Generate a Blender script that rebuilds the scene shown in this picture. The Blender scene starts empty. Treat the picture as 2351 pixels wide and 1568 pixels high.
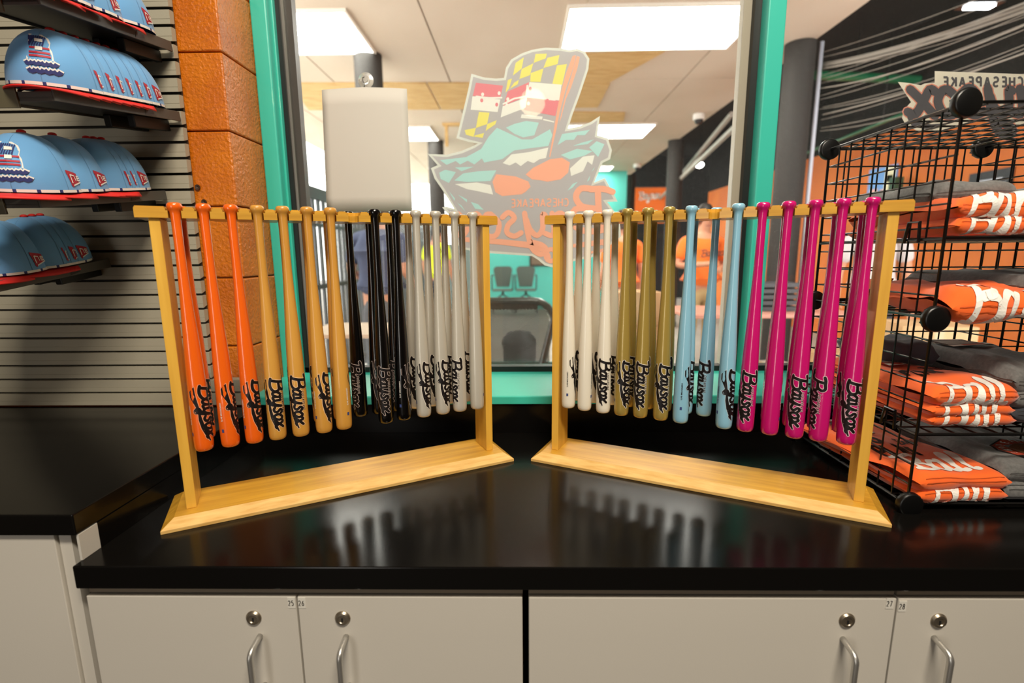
import bpy, bmesh, math, random
from mathutils import Vector, Matrix, noise
from mathutils.geometry import tessellate_polygon
random.seed(7)
C = bpy.context.scene.collection
SC = bpy.context.scene
PI = math.pi

# ------------------------------------------------------------------ camera, world, lights, exposure
FPX, W, H = 1130.08, 2351.0, 1568.0
CAM = Vector((0, 0, 0.4836))                      # counter top is z = 0
R_ = Vector((0.99984233, 0.0157635, -0.00817486))
U_ = Vector((0.00532459, 0.17303756, 0.98490083))
F_ = Vector((-0.01694004, 0.98478907, -0.17292634))
cd = bpy.data.cameras.new('camera'); cam = bpy.data.objects.new('camera', cd); C.objects.link(cam)
cd.sensor_fit = 'HORIZONTAL'; cd.sensor_width = 36.0; cd.lens = FPX / W * 36.0
cd.clip_start = 0.01; cd.clip_end = 200
m3 = Matrix((R_, U_, -F_)).transposed()
cam.matrix_world = Matrix.Translation(CAM) @ m3.to_4x4()
cd.dof.use_dof = True; cd.dof.focus_distance = 1.05; cd.dof.aperture_fstop = 2.4
SC.camera = cam

wd = bpy.data.worlds.new('overcast_sky'); SC.world = wd; wd.use_nodes = True
bg = wd.node_tree.nodes['Background']
bg.inputs[0].default_value = (1.0, 0.97, 0.93, 1); bg.inputs[1].default_value = 6.0

def area(name, loc, target, sx, sy, power, col):
    d = bpy.data.lights.new(name, 'AREA'); d.shape = 'RECTANGLE'; d.size = sx; d.size_y = sy
    d.energy = power; d.color = col
    o = bpy.data.objects.new(name, d); C.objects.link(o); o.location = loc
    o.rotation_euler = (Vector(target) - Vector(loc)).to_track_quat('-Z', 'Y').to_euler()
    return o
area('shop_ceiling_lamp', (0.4, -0.8, 2.6), (0.05, 1.0, 0.1), 1.0, 0.4, 90, (1.0, 0.90, 0.75))
area('shop_ceiling_lamp', (0.2, 0.5, 2.62), (0.2, 0.8, 0.0), 0.9, 0.25, 14, (1.0, 0.90, 0.75))
area('streak_light', (-1.35, -2.5, 0.35), (0.0, 1.0, 0.35), 0.6, 1.9, 15, (1.0, 0.95, 0.88))  # unseen light added low at rear left for vertical streaks on the bats
pl = bpy.data.lights.new('shop_bulb', 'POINT'); pl.energy = 5; pl.shadow_soft_size = 0.085; pl.color = (1.0, 0.72, 0.42)
po = bpy.data.objects.new('shop_bulb', pl); C.objects.link(po); po.location = (0.09, -0.5, 1.5)

SC.view_settings.view_transform = 'Standard'; SC.view_settings.look = 'None'
SC.view_settings.gamma = 1.0; SC.view_settings.use_curve_mapping = False
SC.view_settings.exposure = 0.3

# ------------------------------------------------------------------ helpers
def at(px, py, Y):
    """point of the vertical plane y = Y seen at a pixel of the 2351 x 1568 photograph"""
    v = F_ * FPX + R_ * (px - W / 2) - U_ * (py - H / 2)
    return CAM + v * (Y / v.y)
def atz(px, py, Z):
    v = F_ * FPX + R_ * (px - W / 2) - U_ * (py - H / 2)
    return CAM + v * ((Z - CAM.z) / v.z)

def lin(h):
    h = h.lstrip('#'); o = []
    for i in (0, 2, 4):
        x = int(h[i:i + 2], 16) / 255
        o.append(x / 12.92 if x <= 0.04045 else ((x + 0.055) / 1.055) ** 2.4)
    return (*o, 1)

def M(name, col, rough=0.5, metal=0.0, coat=0.0, spec=0.5, bump=None, var=None, emit=None, trans=0.0, sheen=0.0, coords='Object'):
    """procedural Principled material; bump=(scale, strength, (sx,sy,sz)), var=(scale, second colour, (sx,sy,sz), contrast)"""
    m = bpy.data.materials.new(name); m.use_nodes = True
    nt = m.node_tree; b = nt.nodes['Principled BSDF']
    b.inputs['Base Color'].default_value = lin(col) if isinstance(col, str) else col
    b.inputs['Roughness'].default_value = rough; b.inputs['Metallic'].default_value = metal
    b.inputs['Coat Weight'].default_value = coat; b.inputs['Coat Roughness'].default_value = 0.04
    b.inputs['Specular IOR Level'].default_value = spec
    b.inputs['Sheen Weight'].default_value = sheen
    if emit: b.inputs['Emission Color'].default_value = lin(emit[0]); b.inputs['Emission Strength'].default_value = emit[1]
    def nz(scale, st, det=4):
        tc = nt.nodes.new('ShaderNodeTexCoord'); mp = nt.nodes.new('ShaderNodeMapping')
        mp.inputs['Scale'].default_value = st
        n = nt.nodes.new('ShaderNodeTexNoise'); n.inputs['Scale'].default_value = scale; n.inputs['Detail'].default_value = det
        nt.links.new(tc.outputs[coords], mp.inputs[0]); nt.links.new(mp.outputs[0], n.inputs['Vector'])
        return n
    if var:
        n = nz(var[0], var[2]); r = nt.nodes.new('ShaderNodeValToRGB')
        k = var[3] if len(var) > 3 else 0.18
        r.color_ramp.elements[0].position = 0.5 - k; r.color_ramp.elements[1].position = 0.5 + k
        r.color_ramp.elements[0].color = lin(col) if isinstance(col, str) else col; r.color_ramp.elements[1].color = lin(var[1])
        nt.links.new(n.outputs['Fac'], r.inputs[0]); nt.links.new(r.outputs[0], b.inputs['Base Color'])
    if bump:
        n = nz(bump[0], bump[2] if len(bump) > 2 else (1, 1, 1)); bp = nt.nodes.new('ShaderNodeBump')
        bp.inputs['Strength'].default_value = bump[1]; bp.inputs['Distance'].default_value = bump[3] if len(bump) > 3 else 0.002
        nt.links.new(n.outputs['Fac'], bp.inputs['Height']); nt.links.new(bp.outputs[0], b.inputs['Normal'])
        if coat: nt.links.new(bp.outputs[0], b.inputs['Coat Normal'])
    return m

G = {'k': 0}                                                            # every stroke of a print lies a hair above the one before it
def LIFT(): return G['k'] * 8e-6
class MB:
    def __init__(s): s.v = []; s.f = []; s.m = []; G['k'] = 0
    def add(s, vs, fs, mi=0):
        o = len(s.v); s.v += [tuple(p) for p in vs]
        s.f += [tuple(i + o for i in f) for f in fs]; s.m += [mi] * len(fs); return s
    def box(s, x0, x1, y0, y1, z0, z1, mi=0):
        vs = [(x, y, z) for x in (x0, x1) for y in (y0, y1) for z in (z0, z1)]
        return s.add(vs, [(0, 1, 3, 2), (4, 6, 7, 5), (0, 4, 5, 1), (2, 3, 7, 6), (0, 2, 6, 4), (1, 5, 7, 3)], mi)
    def hexa(s, b, t, mi=0):
        """bottom quad b and top quad t, both counter-clockwise seen from above"""
        return s.add(list(b) + list(t), [(3, 2, 1, 0), (4, 5, 6, 7), (0, 1, 5, 4), (1, 2, 6, 5), (2, 3, 7, 6), (3, 0, 4, 7)], mi)
    def lathe(s, prof, n=24, mi=0, base=Vector((0, 0, 0)), axis='z'):
        vs = []; fs = []
        for r, z in prof:
            for k in range(n):
                a = 2 * PI * k / n; p = (r * math.cos(a), r * math.sin(a), z)
                if axis == 'y': p = (p[0], -p[2], p[1])
                if axis == 'x': p = (p[2], p[0], p[1])
                vs.append(Vector(p) + base)
        for i in range(len(prof) - 1):
            for k in range(n):
                a, b = i * n + k, i * n + (k + 1) % n; fs.append((a, b, b + n, a + n))
        fs.append(tuple(range(n))[::-1]); fs.append(tuple(range((len(prof) - 1) * n, len(prof) * n)))
        return s.add(vs, fs, mi)
    def tube(s, path, r, n=8, mi=0, closed=False):
        path = [Vector(p) for p in path]; N = len(path); vs = []; fs = []
        nrm = None
        for i, p in enumerate(path):
            if closed: t = path[(i + 1) % N] - path[i - 1]
            else: t = path[min(i + 1, N - 1)] - path[max(i - 1, 0)]
            t.normalize()
            if nrm is None: nrm = t.orthogonal().normalized()
            nrm = (nrm - t * nrm.dot(t)).normalized(); bn = t.cross(nrm)
            rr = r[i] if isinstance(r, (list, tuple)) else r
            for k in range(n):
                a = 2 * PI * k / n; vs.append(p + (nrm * math.cos(a) + bn * math.sin(a)) * rr)
        for i in range(N if closed else N - 1):
            for k in range(n):
                a, b = i * n + k, i * n + (k + 1) % n; c, d = ((i + 1) % N) * n + (k + 1) % n, ((i + 1) % N) * n + k
                fs.append((a, b, c, d))
        if not closed: fs.append(tuple(range(n))[::-1]); fs.append(tuple(range((N - 1) * n, N * n)))
        return s.add(vs, fs, mi)
    def strip(s, pts, w, fm, mi=0, caps=True):
        """a flat pen stroke along 2-D points, laid on a surface by fm(x, y)"""
        P = [Vector((p[0], p[1])) for p in pts]; N = len(P); vs = []; fs = []; G['k'] += 1
        for i in range(N):
            t = P[min(i + 1, N - 1)] - P[max(i - 1, 0)]
            if t.length < 1e-9: t = Vector((1, 0))
            t.normalize(); n = Vector((-t.y, t.x)); ww = (w[i] if isinstance(w, (list, tuple)) else w) / 2
            vs += [fm(*(P[i] + n * ww)), fm(*(P[i] - n * ww))]
        for i in range(N - 1): fs.append((2 * i, 2 * i + 1, 2 * i + 3, 2 * i + 2))
        s.add(vs, fs, mi)
        if caps:
            for i in (0, N - 1):
                G['k'] += 1; ww = (w[i] if isinstance(w, (list, tuple)) else w) / 2
                s.add([fm(P[i].x + ww * math.cos(a * PI / 4), P[i].y + ww * math.sin(a * PI / 4)) for a in range(8)], [tuple(range(8))], mi)
        return s
    def poly(s, pts, fm, mi=0):
        v3 = [Vector((p[0], p[1], 0)) for p in pts]; G['k'] += 1
        return s.add([fm(p[0], p[1]) for p in pts], [tuple(t) for t in tessellate_polygon([v3])], mi)
    def prism(s, pts, fm0, fm1, mi=0):
        """closed solid between two copies of a 2-D outline"""
        n = len(pts); tr = [tuple(t) for t in tessellate_polygon([[Vector((p[0], p[1], 0)) for p in pts]])]
        vs = [fm0(*p) for p in pts] + [fm1(*p) for p in pts]
        fs = tr + [tuple(i + n for i in t[::-1]) for t in tr] + [(i, (i + 1) % n, (i + 1) % n + n, i + n) for i in range(n)]
        return s.add(vs, fs, mi)

def obj(name, mb, mats, parent=None, loc=(0, 0, 0), rz=0.0, smooth=False, bevel=0.0, seg=2, subsurf=0, fix=True):
    me = bpy.data.meshes.new(name); me.from_pydata(mb.v, [], mb.f)
    for m in (mats if isinstance(mats, (list, tuple)) else [mats]): me.materials.append(m)
    me.polygons.foreach_set('material_index', mb.m)
    if fix:
        b = bmesh.new(); b.from_mesh(me); bmesh.ops.recalc_face_normals(b, faces=b.faces); b.to_mesh(me); b.free()
    if smooth: me.polygons.foreach_set('use_smooth', [True] * len(me.polygons))
    me.update()
    o = bpy.data.objects.new(name, me); C.objects.link(o); o.parent = parent
    o.location = loc; o.rotation_euler = (0, 0, rz)
    if bevel:
        b = o.modifiers.new('bevel', 'BEVEL'); b.width = bevel; b.segments = seg; b.limit_method = 'ANGLE'; b.angle_limit = math.radians(38)
    if subsurf:
        b = o.modifiers.new('sub', 'SUBSURF'); b.levels = subsurf; b.render_levels = subsurf
    if smooth == 'auto': me.set_sharp_from_angle(angle=math.radians(40))
    return o
def tag(o, label, cat, group=None, kind=None):
    o['label'] = label; o['category'] = cat
    if group: o['group'] = group
    if kind: o['kind'] = kind
    return o
def thing(name, label, cat, loc=(0, 0, 0), rz=0.0, group=None):
    o = bpy.data.objects.new(name, None); C.objects.link(o); o.location = loc; o.rotation_euler = (0, 0, rz)
    return tag(o, label, cat, group)
def struct(o): o['kind'] = 'structure'; return o
def inst(o, name, parent=None, loc=(0, 0, 0), rot=(0, 0, 0), mats=None):
    c = o.copy(); c.name = name; C.objects.link(c); c.parent = parent; c.location = loc; c.rotation_euler = rot
    for k in list(c.keys()):
        if k in ('label', 'category', 'group', 'kind'): del c[k]
    if mats:
        for i, m in enumerate(mats): c.material_slots[i].link = 'OBJECT'; c.material_slots[i].material = m
    return c

def crom(pts, n=5, closed=False):
    P = [Vector((p[0], p[1])) for p in pts]; out = []; N = len(P)
    for i in range(N if closed else N - 1):
        if closed: a, b, c, d = P[i - 1], P[i], P[(i + 1) % N], P[(i + 2) % N]
        else: a, b, c, d = P[max(i - 1, 0)], P[i], P[i + 1], P[min(i + 2, N - 1)]
        for k in range(n):
            t = k / n
            out.append(0.5 * ((2 * b) + (c - a) * t + (2 * a - 5 * b + 4 * c - d) * t * t + (3 * b - a - 3 * c + d) * t ** 3))
    if not closed: out.append(P[-1])
    return [(p.x, p.y) for p in out]

# plain upper-case pen letters in a unit box
def arc(cx, cy, rx, ry, a0, a1, n=9): return [(cx + rx * math.cos(math.radians(a0 + (a1 - a0) * i / n)), cy + ry * math.sin(math.radians(a0 + (a1 - a0) * i / n))) for i in range(n + 1)]
CAPS = {
 'C': [arc(.36, .5, .36, .5, 50, 310)], 'H': [[(0, 0), (0, 1)], [(.62, 0), (.62, 1)], [(0, .5), (.62, .5)]],
 'E': [[(0, 0), (0, 1)], [(0, 1), (.55, 1)], [(0, .52), (.48, .52)], [(0, 0), (.55, 0)]],
 'S': [arc(.3, .74, .3, .26, 30, 270, 8) + arc(.3, .25, .3, .25, 90, -150, 8)],
 'A': [[(0, 0), (.35, 1)], [(.35, 1), (.7, 0)], [(.12, .32), (.58, .32)]],
 'P': [[(0, 0), (0, 1)], [(0, 1), (.32, 1)] + arc(.32, .74, .26, .26, 90, -90, 7) + [(0, .48)]],
 'K': [[(0, 0), (0, 1)], [(.58, 1), (0, .42)], [(.2, .6), (.62, 0)]],
 'B': [[(0, 0), (0, 1)], [(0, 1), (.3, 1)] + arc(.3, .76, .24, .24, 90, -90, 6) + [(0, .52)], [(.3, .52)] + arc(.3, .26, .3, .26, 90, -90, 6) + [(0, 0)]],
 'Y': [[(0, 1), (.32, .5)], [(.64, 1), (.32, .5)], [(.32, .5), (.32, 0)]],
 'O': [arc(.36, .5, .36, .5, 0, 360, 14)], 'X': [[(0, 0), (.6, 1)], [(0, 1), (.6, 0)]],
 'N': [[(0, 0), (0, 1)], [(0, 1), (.6, 0)], [(.6, 0), (.6, 1)]], 'L': [[(0, 1), (0, 0)], [(0, 0), (.5, 0)]],
 'T': [[(0, 1), (.6, 1)], [(.3, 1), (.3, 0)]], 'M': [[(0, 0), (0, 1)], [(0, 1), (.35, .3)], [(.35, .3), (.7, 1)], [(.7, 1), (.7, 0)]],
 'R': [[(0, 0), (0, 1)], [(0, 1), (.32, 1)] + arc(.32, .74, .26, .26, 90, -90, 7) + [(0, .48)], [(.3, .48), (.6, 0)]], 'W': [[(0, 1), (.2, 0)], [(.2, 0), (.4, .8)], [(.4, .8), (.6, 0)], [(.6, 0), (.8, 1)]],
 'I': [[(.1, 0), (.1, 1)]], '.': [[(.05, 0), (.05, .05)]], ' ': [],
 '2': [arc(.28, .72, .28, .28, 160, -30, 7) + [(0, 0), (.56, 0)]],
 '5': [[(.52, 1), (.06, 1), (.03, .56)] + arc(.27, .32, .28, .32, 120, -140, 8)],
 '6': [[(.5, .95), (.2, .75), (.02, .35)], arc(.28, .28, .27, .28, 0, 360, 12)],
 '7': [[(0, 1), (.55, 1), (.2, 0)]], '8': [arc(.28, .75, .24, .25, 0, 360, 12), arc(.28, .26, .28, .26, 0, 360, 12)],
}
def caps_text(mb, txt, fm, h, pen, mi=0, sp=0.28, x0=0.0, y0=0.0, shear=0.0, wid=0.8):
    x = x0
    for ch in txt:
        g = CAPS[ch]; ws = [p[0] for st in g for p in st]
        for st in g:
            pts = []
            for i, p in enumerate(st):                                 # a few extra points so strokes follow curved surfaces
                q = (x + (p[0] * wid + p[1] * shear) * h, y0 + p[1] * h)
                if i and len(st) < 4: pts += [((pts[-1][0] * (3 - k) + q[0]) / (4 - k), (pts[-1][1] * (3 - k) + q[1]) / (4 - k)) for k in range(3)]
                pts.append(q)
            mb.strip(pts, pen, fm, mi, caps=False)
        x += ((max(ws) if ws else .35) * wid + sp) * h
    return x
# flowing script letters of the team wordmark (each stroke is smoothed)
SCRIPT = {
 'B': [[(-.04, .92), (.2, .99), (.5, .98)], [(.32, .98), (.24, .5), (.1, .02)], [(.42, .98), (.72, 1.0), (.82, .8), (.66, .58), (.34, .52)], [(.5, .53), (.8, .5), (.86, .22), (.62, .02), (.3, -.02), (.0, .04)]],
 'a': [[(.58, .58), (.34, .68), (.1, .38), (.14, .08), (.36, .08), (.56, .4)], [(.62, .68), (.54, .28), (.58, .04), (.8, .1)]],
 'y': [[(.06, .62), (.14, .64), (.12, .24), (.28, .04), (.5, .22), (.62, .5)], [(.68, .68), (.56, .1), (.4, -.34), (.14, -.5), (.0, -.36), (.16, -.22), (.5, -.14)]],
 's': [[(.62, .56), (.44, .7), (.26, .54), (.44, .34), (.46, .12), (.24, .02), (.04, .12)]],
 'o': [[(.36, .66), (.1, .4), (.16, .06), (.42, .04), (.6, .36), (.48, .64), (.3, .62)]],
 'x': [[(.04, .6), (.18, .66), (.34, .34), (.52, .04), (.72, .1)], [(.68, .66), (.4, .4), (.02, .0)]],
 'l': [[(.1, .3), (.4, .8), (.34, 1.0), (.2, .7), (.14, .1), (.36, .06)]],
}
def script(mb, txt, fm, h, pen, mi=0, x0=0.0, y0=0.0, shear=0.0, grow=0.0, rise=0.0, wid=1.0, n=4):
    x = x0
    for i, ch in enumerate(txt):
        hh = h * (1.0 if i == 0 else 1.0 + grow * i)
        yy = y0 + rise * (x - x0)
        for st in SCRIPT[ch]:
            pts = [(x + (p[0] * wid + p[1] * shear) * hh, yy + p[1] * hh) for p in crom(st, n)]
            mb.strip(pts, pen, fm, mi)
        x += {'B': .86, 'a': .76, 'y': .72, 's': .62, 'o': .64, 'x': .72, 'l': .42}[ch] * hh * wid
    return x

# ------------------------------------------------------------------ materials
TEAL = M('teal_paint', '#3ABCA8', 0.38, coat=0.25, bump=(60, .12, (1, 1, 1)))
BLOCK = M('orange_block_paint', '#D0740E', 0.34, coat=0.2, bump=(130, .9, (1, 1, 1), .004), var=(9, '#BE620A', (1, 1, 1)))
MORTAR = M('orange_joint_paint', '#A84C08', 0.6)
SLAT = M('grey_slat_plastic', '#A7A08D', 0.5, bump=(400, .08))
SLATD = M('slat_groove', '#3A362E', 0.8)
BLACKTOP = M('black_laminate', (0.004, 0.0036, 0.0032, 1), 0.17, spec=0.2, bump=(260, .03))
CAB = M('warm_grey_laminate', '#CDC7BC', 0.5, bump=(350, .05))
CABEDGE = M('cabinet_edge_band', '#8B7D6A', 0.5)
DARK = M('dark_gap', '#0B0A09', 0.8)
CHROME = M('brushed_chrome', '#CFCDC8', 0.36, metal=.9)
BRASS = M('lock_nickel', '#A69A88', 0.34, metal=.9)
PINE_X = M('pine_long', '#D9A436', 0.42, coat=0.3, var=(9, '#B98526', (.6, 8, 8), .2), bump=(30, .06, (.5, 8, 8)))
PINE_Z = M('pine_post', '#E8B548', 0.42, coat=0.3, var=(9, '#D6A038', (7, 7, .5), .22), bump=(30, .06, (8, 8, .5)))
PINE_END = M('pine_raw_edge', '#E6BE74', 0.6, var=(30, '#D3A255', (.8, 4, 4), .2))
RUBBER = M('black_gasket', '#0D0E0E', 0.45)
ALU = M('dull_aluminium', '#8F8C86', 0.42, metal=0.8)
WIRE = M('black_wire', '#060606', 0.3, coat=0.4)
PLASTB = M('black_plastic', '#080808', 0.35)
WHITE = M('white_print', '#E8E4DC', 0.6)
BLACKP = M('black_print', '#120B0B', 0.45)
PAPER = M('grey_paper', '#CBC7BE', 0.75)
OUTCEIL = M('cream_ceiling', '#D3C5B4', 0.85, var=(1.2, '#CBBBA8', (1, 1, 1)))
PLY = M('plywood', '#D6B57C', 0.8, var=(6, '#C29C60', (1, 4, 1), .2))
COLUMN = M('charcoal_column', '#363432', 0.7, spec=.2, coat=0.0, bump=(40, .2))
CONC = M('concourse_concrete', '#BDB8B0', 0.8, var=(3, '#A9A49C', (1, 1, 1)))
TEALWALL = M('turquoise_wall', '#5CCFC4', 0.6)
ORANGEWALL = M('orange_wall_far', '#E0781C', 0.6, var=(2, '#CF6614', (1, 1, 1)))
DARKROOF = M('dark_roof', '#0D0C0B', 0.9)
IRON = M('dark_iron', '#3C3E40', 0.5)
SHOPWALL = M('shop_wall', '#4A4036', 0.8)
SHOPFLOOR = M('shop_floor', '#35302B', 0.6)
CABLE = M('pale_cable', '#9A9288', 0.5)

def glass_mat():
    m = bpy.data.materials.new('window_glass'); m.use_nodes = True; nt = m.node_tree; nt.nodes.clear()
    o = nt.nodes.new('ShaderNodeOutputMaterial'); mx = nt.nodes.new('ShaderNodeMixShader')
    t = nt.nodes.new('ShaderNodeBsdfTransparent'); g = nt.nodes.new('ShaderNodeBsdfGlossy'); fr = nt.nodes.new('ShaderNodeFresnel')
    t.inputs[0].default_value = (0.97, 0.985, 0.975, 1); g.inputs['Roughness'].default_value = 0.02; fr.inputs[0].default_value = 1.3
    nt.links.new(fr.outputs[0], mx.inputs[0]); nt.links.new(t.outputs[0], mx.inputs[1]); nt.links.new(g.outputs[0], mx.inputs[2])
    dm = nt.nodes.new('ShaderNodeMixShader'); df = nt.nodes.new('ShaderNodeBsdfTranslucent'); df.inputs[0].default_value = (.9, .88, .85, 1)
    n = nt.nodes.new('ShaderNodeTexNoise'); n.inputs['Scale'].default_value = 190; n.inputs['Detail'].default_value = 3; tc = nt.nodes.new('ShaderNodeTexCoord')
    rp = nt.nodes.new('ShaderNodeValToRGB'); rp.color_ramp.elements[0].position = .45; rp.color_ramp.elements[1].position = .8
    rp.color_ramp.elements[0].color = (.0015, .0015, .0015, 1); rp.color_ramp.elements[1].color = (.02, .02, .02, 1)
    nt.links.new(tc.outputs['Object'], n.inputs['Vector']); nt.links.new(n.outputs['Fac'], rp.inputs[0]); nt.links.new(rp.outputs[0], dm.inputs[0])
    nt.links.new(mx.outputs[0], dm.inputs[1]); nt.links.new(df.outputs[0], dm.inputs[2])
    nt.links.new(dm.outputs[0], o.inputs[0]); return m
GLASS = glass_mat()
def emis(name, col, s):
    m = bpy.data.materials.new(name); m.use_nodes = True; nt = m.node_tree; nt.nodes.clear()
    o = nt.nodes.new('ShaderNodeOutputMaterial'); e = nt.nodes.new('ShaderNodeEmission')
    e.inputs[0].default_value = col; e.inputs[1].default_value = s; nt.links.new(e.outputs[0], o.inputs[0]); return m
PANEL = emis('light_diffuser', (1, .96, .88, 1), 17.0)

# ------------------------------------------------------------------ the shop room
FZ = -0.75
YW, YG = 1.31, 1.53
struct(obj('floor', MB().box(-2.4, 2.6, -2.7, 1.55, FZ - .1, FZ), SHOPFLOOR))
struct(obj('ceiling', MB().box(-2.4, 2.6, -2.7, 1.72, 2.7, 2.8), M('shop_ceiling', '#5E564C', .9)))
struct(obj('wall_rear', MB().box(-2.4, 2.6, -2.7, -2.6, FZ, 2.7), SHOPWALL))
struct(obj('wall_left', MB().box(-2.4, -2.3, -2.6, 1.3, FZ, 2.7), SHOPWALL))
struct(obj('wall_right', MB().box(2.5, 2.6, -2.6, 1.72, FZ, 2.7), SHOPWALL))
struct(obj('wall_header', MB().box(-2.3, 2.5, 1.47, 1.7, 1.6, 2.7), SHOPWALL))
struct(obj('wall_below_window', MB().box(-2.3, 2.5, 1.325, 1.6, FZ, .083), MORTAR))
wb = struct(obj('wall_block', MB().box(-2.3, -.75, 1.322, 1.54, .083, 2.7), MORTAR))
zj = [.06 + .185 * k for k in range(0, 15)]
for i in range(len(zj) - 1):                       # painted concrete blocks, one course each, with the reveal returning to the window
    x1 = -.735
    while x1 > -1.3:
        x0 = x1 - .39 if not (x1 == -.735 and i % 2) else x1 - .195
        obj('block', MB().box(x0 + .0016, x1 - (.0016 if x1 != -.735 else 0), 1.31, 1.49, max(zj[i] + .0016, .09), min(zj[i + 1] - .0016, 2.69)), BLOCK, wb, bevel=.0035, seg=2)
        x1 = x0
for px, py in ((455, 430), (470, 464)):
    p = at(px, py, 1.309); obj('screw_anchor', MB().lathe([(.0001, .0), (.006, .0), (.007, .004), (.003, .003), (.0001, .001)], 12, 0, p, 'y'), M('anchor', '#3A2412', .6), wb)

# slat wall: every slat a piece of its own, with a groove under it
sw = tag(obj('slat_wall', MB().box(-2.3, -.842, 1.302, 1.309, .085, 1.94), SLATD), 'grey horizontal slat wall panel behind the blue caps on the left', 'wall panel')
sm = None
for i in range(48):
    z0 = .086 + .0381 * i
    if z0 > 1.9: break
    xr = -.838 if i > 1 else -.748
    mb = MB()
    prof = [(1.302, z0 + .006), (1.292, z0 + .002), (1.286, z0), (1.286, z0 + .0108), (1.2868, z0 + .0112), (1.2862, z0 + .0118), (1.2862, z0 + .0315), (1.291, z0 + .0325), (1.302, z0 + .033)]
    n = len(prof); mb.add([(-2.3, *p) for p in prof] + [(xr, *p) for p in prof], [(k, (k + 1) % n, (k + 1) % n + n, k + n) for k in range(n)] + [tuple(range(n)), tuple(range(n, 2 * n))[::-1]])
    if i < 2:
        mb.box(-.85, xr, 1.3005, 1.306, z0, z0 + .034)
    obj('slat', mb, SLAT, sw)

# window: frame pieces and panes
w1 = struct(obj('window_1', MB().box(-.735, -.690, 1.47, 1.56, .10, 1.6), TEAL, bevel=.004))
obj('jamb_lip', MB().box(-.7, -.685, 1.50, 1.56, .10, 1.6), TEAL, w1, bevel=.002)
obj('gasket', MB().box(-.687, -.672, 1.515, 1.55, .12, 1.6), RUBBER, w1)
obj('bead', MB().box(-.672, -.664, 1.522, 1.545, .12, 1.6), ALU, w1)
obj('bead', MB().box(-.664, -.645, 1.532, 1.56, .12, 1.6), M('dark_bead', '#4A4744', .4), w1)
obj('gasket', MB().box(-.687, .674, 1.515, 1.55, .112, .1375), RUBBER, w1)
obj('mullion', MB().box(.674, .722, 1.47, 1.56, .10, 1.6), TEAL, w1, bevel=.003)
obj('gasket', MB().box(.655, .675, 1.512, 1.55, .12, 1.6), RUBBER, w1)
obj('bead', MB().box(.632, .655, 1.532, 1.56, .13, 1.6), M('beige_reflection', '#A59C8C', .5), w1)  # beige strip stands in for a reflection of the shop interior
obj('pane', MB().box(-.686, .675, YG, YG + .006, .12, 1.6), GLASS, w1)
s = MB(); s.add([(x, y, z) for x in (-.752, 2.5) for (y, z) in ((1.29, .0835), (1.29, .1045), (1.294, .1065), (1.55, .1225), (1.62, .1225), (1.62, .0835))],
      [(0, 1, 7, 6), (1, 2, 8, 7), (2, 3, 9, 8), (3, 4, 10, 9), (4, 5, 11, 10), (5, 0, 6, 11), (0, 5, 4, 3, 2, 1), (6, 7, 8, 9, 10, 11)])
obj('sill', s, TEAL, w1, bevel=.0015)
w2 = struct(obj('window_2', MB().box(.722, .735, 1.515, 1.55, .10, 1.6), RUBBER))
obj('pane', MB().box(.73, 2.5, YG, YG + .006, .12, 1.6), GLASS, w2)
obj('gasket', MB().box(.73, 2.5, 1.515, 1.55, .112, .1375), RUBBER, w2)

# ------------------------------------------------------------------ counters and cabinets
lc = tag(obj('raised_countertop', MB().box(-2.3, -.714, .712, 1.284, .046, .082), BLACKTOP, bevel=.002), 'black raised countertop below the blue caps at left', 'countertop')
kc = tag(obj('low_countertop', MB().box(-.7175, 2.49, .70, 1.31, -.040, 0), BLACKTOP, bevel=.0022), 'long black glossy countertop under both wooden bat racks', 'countertop')
obj('backsplash', MB().box(-.7175, 2.49, 1.297, 1.31, .0005, .083), BLACKTOP, kc)
obj('side_panel', MB().box(-.7175, -.7135, .752, 1.296, .0005, .0455), BLACKTOP, kc)
obj('end_strip', MB().box(-.7175, -.7135, .716, .7515, .0005, .0455), M('white_laminate', '#C9C4BA', .5), kc)

def handle(x, z, parent, mat=CHROME, y=.712):
    L = .093; p = [(x, y, z), (x, y - .012, z - .001)]
    for k in range(7):
        a = PI / 2 * k / 6; p.append((x, y - .022 - .012 * math.sin(a), z - .003 - .012 * (1 - math.cos(a))))
    p2 = [(q[0], q[1], 2 * (z - L / 2) - q[2]) for q in p]
    obj('handle', MB().tube(p + p2[::-1], .0048, 10), mat, parent, smooth=True)
def lock(x, z, parent, y=.712):
    o = obj('lock', MB().lathe([(.0001, .0), (.0128, .0), (.0128, .0015), (.0105, .0042), (.007, .0046), (.0062, .0034), (.0001, .0032)], 20, 0, Vector((x, y, z)), 'y'), BRASS, parent, smooth='auto')
    obj('keyhole', MB().box(x - .0012, x + .0012, y - .0042, y - .003, z - .005, z + .002), DARK, o)
LABELW = M('label_white', '#DAD6CC', .6)
def numlabel(x, z, txt, parent, tilt=0.0, y=.712):
    mb = MB().box(x - .0062, x + .0062, y - .0008, y + .0001, z - .0095, z + .0095)
    o = obj('number_label', mb, LABELW, parent)
    t = MB(); caps_text(t, txt, lambda a, b: (x + a + tilt * b, y - .0012, z + b),   .009, .0012, 0, .28, -.0050, -.0045, 0, .55)
    obj('number', t, BLACKP, o)
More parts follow.
